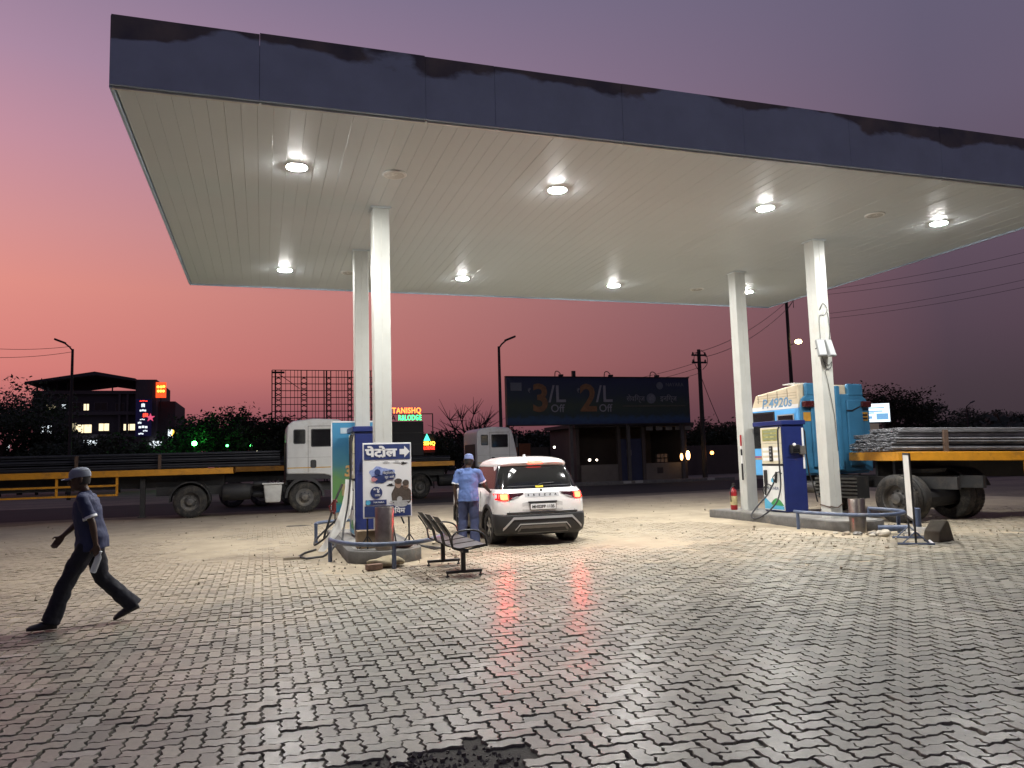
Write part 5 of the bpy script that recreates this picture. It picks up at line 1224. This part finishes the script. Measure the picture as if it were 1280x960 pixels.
# rear yard: boundary wall and orange board seen under the billboard
o = MB().box(13.2,17.4,46.0,46.2,0,2.3).build('boundary_wall', M_off); tag(o, 'plain dark boundary wall behind the billboard posts', 'wall')
ob = thing('shutter_board', 'dull orange four-panel board behind the white car roof', 'board', (15.1,45.2,0))
for x in (-.8,.05):
    for z in (.9,1.75): MB().box(x,x+.75,0,.04,z,z+.78).build('panel', mat('board_orange', (.20,.065,.025), .7, var=.3), ob)
MB().box(-.85,.85,.045,.08,.0,2.55).build('back_frame', M_dark_steel, ob)
for k, (px, py, r_, c, s_, lab) in enumerate(((693,559,.06,(1,.9,.75),14,'small white lamp glowing under the billboard'),(737,575,.07,(1,.85,.7),9,'small lamp glowing above the low office wall'),(746,575,.06,(1,.8,.65),7,'second small lamp glowing above the low office wall'),(852,571,.09,(1,.5,.18),6,'small orange lamp at the office corner pillar'),(860,569,.12,(1,.55,.22),10,'bright orange lamp at the office corner'),(890,566,.11,(1,.35,.08),9,'orange lamp beyond the office beside the pole'))):
    p_ = at(px, py, 40.3 if k != 0 else 42)
    l_ = thing('lamp', lab, 'lamp', p_, 0)
    MB().ball((0,0,0), (r_,r_,r_*(2.4 if k in (3,4) else 1)), 8).build('bulb', glow('lamp_%d' % k, c, s_), l_, smooth=60); MB().box(-.03,.03,.02,.3,-.03,.03).build('bracket', M_black, l_)

# ------------------------------------------------------------------ street lamps, poles and wires
def street_lamp(x, y, h, label, lit=None, rz=0, arm=.8):
    t = thing('street_lamp', label, 'street lamp', (x, y, 0), rz, 'street lamps')
    MB().tube([(0,0,-.05),(0,0,h)], [.11,.07], 10).build('pole', M_dark_steel, t, smooth=50)
    MB().tube([(0,0,h-.1),(arm*.2,0,h+.12),(arm*.55,0,h+.36)], .045, 8).build('arm', M_dark_steel, t, smooth=50)
    hd = MB().box(-.08,.55,-.15,.15,-.05,.06,0,Matrix.Translation((arm*.55,0,h+.36)) @ Matrix.Rotation(R(-22),4,'Y')).build('lamp_head', M_dark_steel, t, bevel=.03)
    if lit: MB().box(0,.5,-.12,.12,-.065,-.052,0,Matrix.Translation((arm*.55,0,h+.36)) @ Matrix.Rotation(R(-22),4,'Y')).build('lamp_lens', lit, hd)
    return t
a = at(91,430,50); street_lamp(a.x, 50, a.z-.3, 'tall dark street lamp before the multi-storey hotel', None, R(180))
a = at(620,428,40); street_lamp(a.x, 39.5, a.z-.3, 'dark street lamp beside the wide billboard', None, 0)
a = at(1208,503,70); street_lamp(a.x, 70, a.z-.4, 'far street lamp above the trees behind the steel load', None, 0, 1.3)
def utility_pole(x, y, h, label, arms=True, lamp=False):
    t = thing('utility_pole', label, 'utility pole', (x, y, 0), 0, 'utility poles')
    MB().tube([(0,0,-.05),(0,0,h)], [.16,.11], 10).build('pole', mat('pole_dark', (.03,.028,.026), .8, var=.3), t, smooth=50)
    if arms:
        for z in (h-.35,h-.8): MB().box(-.5,.5,-.05,.05,z-.05,z+.05).build('cross_arm', M_dark_steel, t)
        for z in (h-.35,h-.8):
            for xx in (-.42,.42): MB().lathe([(.05,0),(.06,.06),(.03,.14)], 8).build('insulator', M_dark_steel, t, loc=(xx,0,z+.05))
    return t
up1 = utility_pole(25.4, 40.6, 7.95, 'dark utility pole with insulators just beyond the office')
up1_top = Vector((25.4,40.6,7.7))
MB().tube(smooth_path([(.1,-.1,7.9),(.45,-.1,7.6),(.5,-.1,7.1),(.15,-.1,6.7)],4), .02, 5).tube(smooth_path([(-.1,-.1,7.8),(-.4,-.1,7.5),(-.35,-.1,7.0),(-.1,-.1,6.6)],4), .02, 5).build('cable_loop', M_black, up1)
a = at(983,380,45); up2 = utility_pole(a.x, 45, 12.4, 'tall utility pole rising behind the blue lorry', False)
MB().tube([(0,0,11.6),(.6,0,12.3),(.6,0,11.8)], .03, 6).tube([(0,0,12.3),(.7,0,12.35)], .03, 6).build('bracket', M_dark_steel, up2)
MB().tube([(0,0,9.0),(.35,-.3,9.25)], .03, 6).build('lamp_arm', M_dark_steel, up2)
MB().ball((.5,-.4,9.28), (.26,.18,.16), 8).build('lamp', glow('sodium', (1,.72,.38), 26), up2, smooth=60)
def wire(a, b, sag, label, r_=.016):
    a, b = Vector(a), Vector(b); pts = [a.lerp(b, k/16)-Vector((0,0,sag*4*(k/16)*(1-k/16))) for k in range(17)]
    tag(MB().tube(pts, r_, 5).build('power_line', M_black, smooth=60), label, 'wire', 'power lines')
tp2 = Vector((up2.location.x, 45, 12.1))
for k in range(2): wire(up1_top+Vector((-.42+.84*k,0,-.2*k)), (34.8,44,12.0-.5*k), .5, ['upper','lower'][k]+' power line running up from the office pole toward the canopy corner')
for k, (py0, py1) in enumerate(((362,317),(368,331),(392,352),(398,362))): wire(at(1035,py0,52), at(1330,py1-14,40), .3, 'power line crossing the sky right of the columns, '+['topmost','second from top','third from top','lowest'][k], .014)
for k in range(3): wire(up1_top+Vector((0,0,-.5-.35*k)), at(690,478+k*6,60), .6, ['upper','middle','lower'][k]+' thin line falling from the office pole past the billboard top', .014)
for k, (py0, py1) in enumerate(((434,433),(446,440),(472,505),(484,498))): wire(at(-30,py0,50), at(89 if k < 2 else 45,py1,50 if k < 2 else 62), .15, 'thin wire before the hotel and its street lamp, '+['topmost','second','third','lowest'][k], .014)
wire(up1_top+Vector((0,0,-1.2)), (27.9,42,2.8), .2, 'stay wire falling from the office pole', .02)

# ------------------------------------------------------------------ hoarding frame
hf = thing('hoarding_frame', 'bare steel lattice hoarding frame rising behind the white lorry cab', 'frame', (4,60,0))
M_lat = mat('lattice_steel', (.02,.018,.018), .7)
def truss(x, w, z1):
    mb = MB()
    for xx in (-w/2, w/2): mb.box(x+xx-.035,x+xx+.035,-.05,.05,-.03,z1)
    z = .5
    while z < z1-.4: mb.tube([(x-w/2,0,z),(x+w/2,0,z+.22)], .03, 4); mb.tube([(x+w/2,0,z),(x-w/2,0,z+.22)], .03, 4); z += .42
    mb.build('lattice_post', M_lat, hf)
zt = 8.75
for px, w in ((348,.40),(380,.42),(411,.30),(437,.28),(466,.3)):
    truss(at(px,480,60).x-4, w, zt)
for px in (340,344,405,408): x = at(px,480,60).x-4; MB().box(x-.04,x+.04,-.06,.06,-.03,zt).build('upright', M_lat, hf)
for px in (357,363,368,372,390,394,398,420,423,427,430,443,448,455): x = at(px,480,60).x-4; MB().box(x-.018,x+.018,-.25,-.2,3,zt).build('thin_upright', M_lat, hf)
xl, xr = at(340,480,60).x-4, at(472,480,60).x-4
for k in range(9): MB().box(xl,xr,-.19,-.13,zt-k*.52-.03,zt-k*.52+.025).build('cross_bar', M_lat, hf)
MB().tube([(xl+.5,-.1,zt-.3),(xl+2,-.1,zt-1.4)], .025, 5).build('brace', M_lat, hf); MB().box(xl,xl+.9,-.3,.3,zt-.2,zt-.12).build('top_plate', M_lat, hf)

# ------------------------------------------------------------------ neon signs
def neon(parent, s_, x, z, size, m, **k): return lettering(parent, s_, x, z, -.12, size, m, bold=.004, extrude=.03, **k)
ns = thing('neon_sign', 'red and green lit lodge letters on a frame above the black crate', 'sign', (8.0,45,0))
N_red = glow('neon_red', (1,.13,.02), 7); N_green = glow('neon_green', (.05,1,.28), 3.2); N_yel = glow('neon_yellow', (1,.55,.05), 5); N_red2 = glow('neon_deep_red', (1,.04,.02), 4)
a, b = at(484,517,45), at(526.5,509,45)
neon(ns, 'TANISHQ', at(508,517,45).x-8, at(508,516.5,45).z, .46, N_red, sx=.80, space=1.12)
M_letter_off = mat('neon_off', (.05,.05,.05), .6)
neon(ns, 'B', at(486,525,45).x-8, at(487,525.8,45).z, .44, N_green, sx=.85); neon(ns, 'A', at(491.5,525,45).x-8, at(493,525.8,45).z, .44, M_letter_off, sx=.85); neon(ns, 'R&LODGE', at(512,525,45).x-8, at(511,525.3,45).z, .44, N_green, sx=.66, space=1.08)
fr = MB(); zt2 = at(526,517.5,45).z
fr.box(-1.2,at(541,517,45).x-8,-.06,.0,zt2-.02,zt2+.03); x_ = at(541,517,45).x-8; fr.box(x_-.05,x_,-.06,0,0,zt2); x2 = at(524,520,45).x-8; fr.box(x2-.05,x2,-.055,0.005,0,zt2-.02)
fr.build('frame', M_lat, ns)
ns2 = thing('neon_sign', 'small yellow and red lit letters beside the black crate', 'sign', (9.3,44,0))
neon(ns2, 'TANISHQ', at(531,554,44).x-9.3, at(531,556.5,44).z, .30, N_yel, sx=.9); neon(ns2, 'BAR&LODGE', at(531,561,44).x-9.3, at(531,562,44).z, .26, N_red2, sx=.75)
MB().add([(-.5,-.12,0),(-.1,-.12,0),(-.3,-.12,.42)], [(0,1,2)]).build('arrow_mark', glow('neon_teal', (.08,.8,.55), 2.2), ns2, loc=(.08,0,at(533,551,44).z))
MB().box(-.7,.25,.0,.06,at(533,566,44).z,at(533,542,44).z).box(-.25,-.2,0.07,.12,0,2.9).build('back_board', M_lat, ns2)
sc = thing('lit_screen', 'white lit sign panel above the steel load beside the blue lorry', 'sign', at(1088,530,30), R(-25))
MB().box(-.98,.98,0,.12,.05,1.02).build('housing', M_dark_steel, sc); MB().box(-.93,.93,-.012,-.004,.09,.98).build('panel', glow('panel_white', (.80,.93,1), 1.6), sc)
for (x0,x1,z0,z1) in ((-.8,-.3,.62,.68),(-.7,.2,.5,.56),(-.2,.6,.58,.64),(-.85,-.4,.25,.42),(-.3,.1,.25,.38),(.3,.85,.2,.5),(-.05,.7,.75,.8)): MB().box(x0,x1,-.02,-.014,z0,z1).build('panel_print', glow('panel_blue', (.25,.55,.9), .8), sc)
MB().box(-.7,-.6,.02,.1,-3.2,.05).box(.6,.7,.02,.1,-3.2,.05).build('post', M_dark_steel, sc)
o = MB().box(-.4,.4,-.3,.3,-.0,.5).build('pale_box', M_creamp, loc=at(1083,537,26), bevel=.02); tag(o, 'pale box under the lit sign panel behind the rods', 'box'); o.location.z = 2.16

# ------------------------------------------------------------------ hotel
ht = thing('hotel', 'dark multi-storey hotel with slanted roof canopy and lit windows', 'building', (-16,90,0))
M_hot = mat('hotel_wall', (.05,.046,.055), .8, var=.25, scale=.5); M_hot2 = mat('hotel_wall_pale', (.085,.078,.085), .8, var=.2, scale=.5)
hx = -16
def hz(px, py, Y=90): q = at(px, py, Y); return q.x-hx, q.z
x0 = hz(42,500)[0]; x1 = hz(170,500)[0]
MB().box(x0,x1,0,14,-.03,9.75).build('main_block', M_hot, ht)
for z in (2.6,5.0,7.4,9.6): MB().box(x0-.15,x1,-.35,-.005,z,z+.35).build('floor_band', M_hot2, ht)
MB().prism([(hz(36,477)[0],10.75),(hz(122,467)[0],11.85),(hz(172,474)[0],11.15),(hz(172,474)[0],10.9),(hz(122,467)[0],11.5),(hz(36,477)[0],10.6)], -1.5, 12, 'xz').build('roof_canopy', M_hot, ht)
for px in (46,58,70,84,140): x = hz(px,485)[0]; MB().box(x-.06,x+.06,.2,.32,9.76,10.85).build('roof_post', M_hot, ht)
xs0 = hz(171,480)[0]; xs1 = hz(197,480)[0]
MB().box(xs0+.01,xs1,-.8,12,-.03,11.1).build('stair_block', M_hot2, ht); MB().box(xs1+.01,hz(218,500)[0],1,12,-.03,8.9).build('side_wing', M_hot, ht); MB().box(hz(218,520)[0],hz(240,525)[0],2,10,-.03,6.2).build('annexe', M_hot, ht)
for px in (150,160): x = hz(px,500)[0]; MB().box(x-.1,x+.1,-.3,-.01,0,9.7).build('pilaster', M_hot2, ht)
W_warm = glow('window_warm', (1,.82,.5), 1.5); W_cool = glow('window_cool', (.85,.95,1), 1.3); W_dim = glow('window_dim', (.8,.7,.4), .35); W_dark = M_glass
wins = [(58,537,10,9,W_cool),(105,536,15,9,W_warm),(130,534,10,8,W_warm),(93,534,4,9,W_dim),(162,534,12,7,W_warm),(108,509,5,7,W_warm),(64,510,9,7,W_dim),(80,508,4,4,W_cool),(126,508,12,8,W_dark),(96,509,8,10,W_dark),(150,509,8,8,W_dark)]
for px, py, w, h, m in wins:
    x, z = hz(px, py); hw, hh = w/10.6/2, h/10.6/2
    f_ = MB().box(x-hw-.1,x+hw+.1,-.04,-.004,z-hh-.1,z+hh+.1).build('window', M_hot2, ht)
    MB().box(x-hw,x-.03,-.055,-.045,z-hh,z+hh).build('pane', m, f_); MB().box(x+.03,x+hw,-.055,-.045,z-hh,z+hh).build('pane', m, f_)
for px, py, w, h in ((57,554,11,3),(116,554,14,6),(129,563,6,4),(13,561,4,8),(196,556,12,8),(217,557,9,4)):
    x, z = hz(px, py); MB().box(x-w/21,x+w/21,-1.2,-1.0,z-h/21,z+h/21).build('entrance_lamp', W_cool, ht)
vs_ = thing('hotel_sign', 'tall dark vertical sign with white lit marks on the hotel', 'sign', at(179,545,88.6))
MB().box(-.75,.75,0,.2,0,3.9).build('panel', mat('sign_navy', (.008,.008,.03), .4, emit=(.02,.02,.12), estr=.15), vs_)
for (x,z,w,h,m) in ((0,3.7,.8,.10,N_red2),(-.05,3.25,.35,.4,W_cool),(-.05,2.7,.65,.22,W_cool),(.2,2.2,.5,.42,N_red2),(-.1,1.75,.5,.13,W_cool),(-.35,1.4,.35,.22,W_cool),(0,.95,.9,.25,W_cool),(.2,.55,.45,.16,W_cool),(-.2,.25,.5,.18,W_cool)):
    for q in range(3): MB().box(x-w/2+w*q/3,x-w/2+w*(q+.8)/3,-.03,-.01,z-h/2+.03*(q%2),z+h/2-.04*((q+1)%2)).build('sign_mark', m, vs_)
rs_ = thing('rooftop_sign', 'glowing orange sign box on the roof edge of the hotel', 'sign', at(201,497,89))
MB().box(-.5,.5,0,.2,0,1.65).build('panel', glow('sign_orange', (1,.09,.02), 1.4), rs_)
for (x,z) in ((-.28,1.15),(.02,1.15),(.28,1.2),(-.25,.7),(0,.7),(.25,.7)): MB().lathe([(.13,-.02),(.13,-.03)], 10, 0, 'y').build('sign_mark', N_yel, rs_, loc=(x,0,z))
MB().box(-.04,.04,.05,.12,-1.5,0).build('mast', M_lat, rs_)
gs = thing('shop_sign', 'bright white and yellow lit sign cluster at the foot of the hotel', 'sign', at(222,556,86))
for (x,z,w,h,m) in ((-.7,1.15,.5,1.0,W_cool),(-.45,1.2,.25,.7,N_yel),(.0,1.0,.35,.75,W_warm),(.6,.85,.6,.75,W_cool),(-.1,.35,1.8,.12,W_cool)): MB().prism([(x-w/2,z-h/2),(x+w/2,z-h/2+.06),(x+w/2-.05,z+h/2-.1),(x,z+h/2),(x-w/2+.05,z+h/2-.05)], -.05, 0, 'xz').build('sign_mark', m, gs)
MB().box(-1.1,1.1,.01,.15,.1,1.8).box(-.05,.05,.02,.1,-3.5,.1).build('back_board', M_lat, gs)
st_ = thing('star_lamp', 'pinkish lit star beside the vertical hotel sign', 'lamp', at(188,522,86)); pts = []
for k in range(10): r_ = .45 if k % 2 == 0 else .18; pts.append((r_*math.sin(k*math.pi/5), r_*math.cos(k*math.pi/5)))
MB().prism(pts, -.05, .05, 'xz').build('star', glow('star_pink', (1,.12,.25), .8), st_); MB().tube([(0,0,.4),(0,0.3,3)], .02, 4).build('cord', M_lat, st_)

# ------------------------------------------------------------------ trees
M_leaf = [mat('leaf_a', (.028,.042,.018), .75, var=.5, scale=3), mat('leaf_b', (.035,.045,.022), .75, var=.5, scale=3), mat('leaf_c', (.022,.034,.018), .75, var=.5, scale=3)]
M_bark = mat('bark', (.035,.028,.022), .9, var=.4, scale=8)
def tree(x, y, h, w, label, seed, n=1600, leaf=.22, bare=False, k_=0):
    q = random.Random(seed); t = thing('tree', label, 'tree', (x, y, -.03), q.uniform(0,6), 'trees round the yard')
    tr = MB(); ends = []
    tr.tube([(0,0,0),(q.uniform(-.1,.1)*h*.3,q.uniform(-.1,.1)*h*.3,h*.25),(q.uniform(-.1,.1)*h*.3,q.uniform(-.1,.1)*h*.3,h*.5)], [h*.028,h*.022,h*.016], 7)
    nb = 14 if not bare else 12
    for k in range(nb):
        a = 2*math.pi*k/nb+q.uniform(-.4,.4); z0 = h*q.uniform(.22,.5); z1 = h*q.uniform(.5,.97); rr_ = w*.5*q.uniform(.35,1)*(1.1-abs(z1/h-.62)); 
        e = Vector((rr_*math.cos(a), rr_*math.sin(a), z1)); m1 = Vector((0,0,z0)).lerp(e,.5)+Vector((q.uniform(-.1,.1)*w,q.uniform(-.1,.1)*w,h*.04))
        tr.tube([(0,0,z0), m1, e], [h*.013,h*.008,h*.003], 5); ends.append(e)
        for j in range(6 if not bare else 7):
            e2 = m1.lerp(e, q.uniform(.1,1))+Vector((q.gauss(0,.12)*w,q.gauss(0,.12)*w,q.uniform(.02,.16)*h)); tr.tube([m1.lerp(e,.4), e2], [h*.005,h*.0016], 4); ends.append(e2)
    tr.build('trunk', M_bark, t)
    if bare: return t
    V, F = [], []
    sizes = [w*q.uniform(.045,.085) for _ in ends]
    for k in range(n):
        i = q.randrange(len(ends)); c = ends[i]; s_ = sizes[i]
        g_ = [max(-1.7, min(1.7, q.gauss(0,1))) for _ in range(3)]; p_ = c+Vector((g_[0]*s_,g_[1]*s_,g_[2]*s_*.75))
        u = Vector((q.gauss(0,1),q.gauss(0,1),q.gauss(0,.7))).normalized(); v_ = u.orthogonal().normalized(); v_ = (v_+u.cross(v_)*q.uniform(-1,1)).normalized(); l_ = leaf*q.uniform(.5,1.3)
        o_ = len(V); V += [tuple(p_-u*l_), tuple(p_+v_*l_*.45), tuple(p_+u*l_), tuple(p_-v_*l_*.45)]; F.append((o_,o_+1,o_+2,o_+3))
    me = bpy.data.meshes.new('crown'); me.from_pydata(V, [], F); obj('crown', me, M_leaf[k_ % 3], t)
    return t
spec = [(2,492,62,9,'dark broad tree at the near end of the hotel'),(28,500,66,7,'dark rounded tree in front of the hotel windows'),(48,545,64,5,'low dark tree under the hotel windows'),(85,552,62,6,'low dark shrub tree below the hotel entrance'),(150,550,62,6,'low dark tree in front of the hotel stair block'),(250,527,66,6,'loose dark tree beyond the lit shop sign'),(272,522,70,6,'dark tree with ragged top beyond the flatbed load'),(298,518,64,6,'taller dark tree beyond the flatbed load'),(322,530,66,5,'dark low tree between the flatbed load and lattice frame'),(350,527,58,3.6,'small dark tree at the foot of the lattice frame'),(232,540,72,4,'loose pale tree beside the lit shop sign')]
for k, (px, py, Y, w, lab) in enumerate(spec):
    a = at(px, py, Y); tree(a.x, Y, a.z, w, lab, 200+k, 4200, .15, False, k)
for k, (px, py, Y, w, lab) in enumerate([(1118,484,62,8,'large dark tree behind the lit sign panel and steel load'),(1092,497,66,6,'dark tree just behind the lit sign panel'),(1150,508,64,6,'dark spreading tree behind the steel load'),(1200,512,74,6,'dark tree under the far street lamp'),(1235,517,80,6,'low dark tree beyond the steel load'),(1262,519,82,6,'low rounded tree at the far end behind the steel load'),(905,536,60,7,'dark tree between the office pole and the white column'),(880,534,64,7,'dark tree behind the office utility pole'),(930,528,66,6,'dark tree behind the white column and blue lorry')]):
    a = at(px, py, Y); tree(a.x, Y, a.z, w, lab, 300+k, 4200, .16, False, k)
for k, (px, py, Y, w, lab) in enumerate([(583,500,52,4.5,'bare leafless tree behind the attendant and white lorry cab'),(604,512,55,4,'bare thin tree behind the white lorry roof')]):
    a = at(px, py, Y); tree(a.x, Y, a.z, w, lab, 400+k, 0, .2, True)
for k, (px, py, Y, w, lab) in enumerate([(556,548,56,6,'dark low bush tree between black crate and lorry cab'),(575,540,60,5,'dark bush tree beneath the bare trees'),(655,545,56,6,'dark tree seen under the billboard beside the lorry'),(700,542,58,7,'dark tree seen through the gap under the billboard'),(755,545,60,6,'dark tree seen beside the office below the billboard')]):
    a = at(px, py, Y); tree(a.x, Y, a.z, w, lab, 500+k, 3500, .15, False, k)
gl_ = thing('garden_lamp', 'green garden lamp lighting the tree beside the shop sign', 'lamp', at(243,556,61.5)); MB().ball((0,0,.1), .17, 8).build('bulb', glow('green_lamp', (.06,1,.12), 90), gl_, smooth=60); MB().box(-.05,.05,-.05,.05,-1.4,0).build('stem', M_lat, gl_)
for px, py in ((284,557),(314,557)):
    l_ = thing('garden_lamp', 'small green garden lamp among the trees beyond the flatbed', 'lamp', at(px,py,61), 0, 'green garden lamps'); MB().ball((0,0,0), .10, 6).build('bulb', glow('green_lamp2', (.1,1,.2), 8), l_, smooth=60); MB().box(-.03,.03,-.03,.03,-2,-.05).build('stem', M_lat, l_)
l_ = thing('garden_lamp', 'small warm white lamp among the trees by the lorry', 'lamp', at(320,565,60)); MB().ball((0,0,0), .12, 6).build('bulb', glow('warm_lamp', (1,.9,.6), 8), l_, smooth=60); MB().box(-.03,.03,-.03,.03,-2,-.05).build('stem', M_lat, l_)
# far belt of trees that closes the horizon
q = random.Random(11); V, F = [], []
for k in range(26000):
    a = q.uniform(-.75,1.45); d = q.uniform(105,135); x, y = d*math.sin(a), d*math.cos(a); hmax = 3.2+1.1*math.sin(a*23)+.9*math.sin(a*57+1)+.6*math.sin(a*131)
    p_ = Vector((x, y, q.uniform(0,1)**.7*max(1.2,hmax))); u = Vector((q.gauss(0,1),q.gauss(0,1),q.gauss(0,.7))).normalized(); v_ = u.orthogonal().normalized(); l_ = q.uniform(.25,.7); o_ = len(V)
    V += [tuple(p_-u*l_), tuple(p_+v_*l_*.6), tuple(p_+u*l_), tuple(p_-v_*l_*.6)]; F.append((o_,o_+1,o_+2,o_+3))
me = bpy.data.meshes.new('belt'); me.from_pydata(V, [], F); o = obj('far_woodland', me, M_leaf[2]); o['kind'] = 'stuff'; tag(o, 'low far belt of dark trees along the horizon', 'woodland')
o = MB().box(20,60,52,52.2,-.03,2.2).build('boundary_wall', M_off, bevel=.02); tag(o, 'long low dark wall behind the steel load and blue lorry', 'wall')
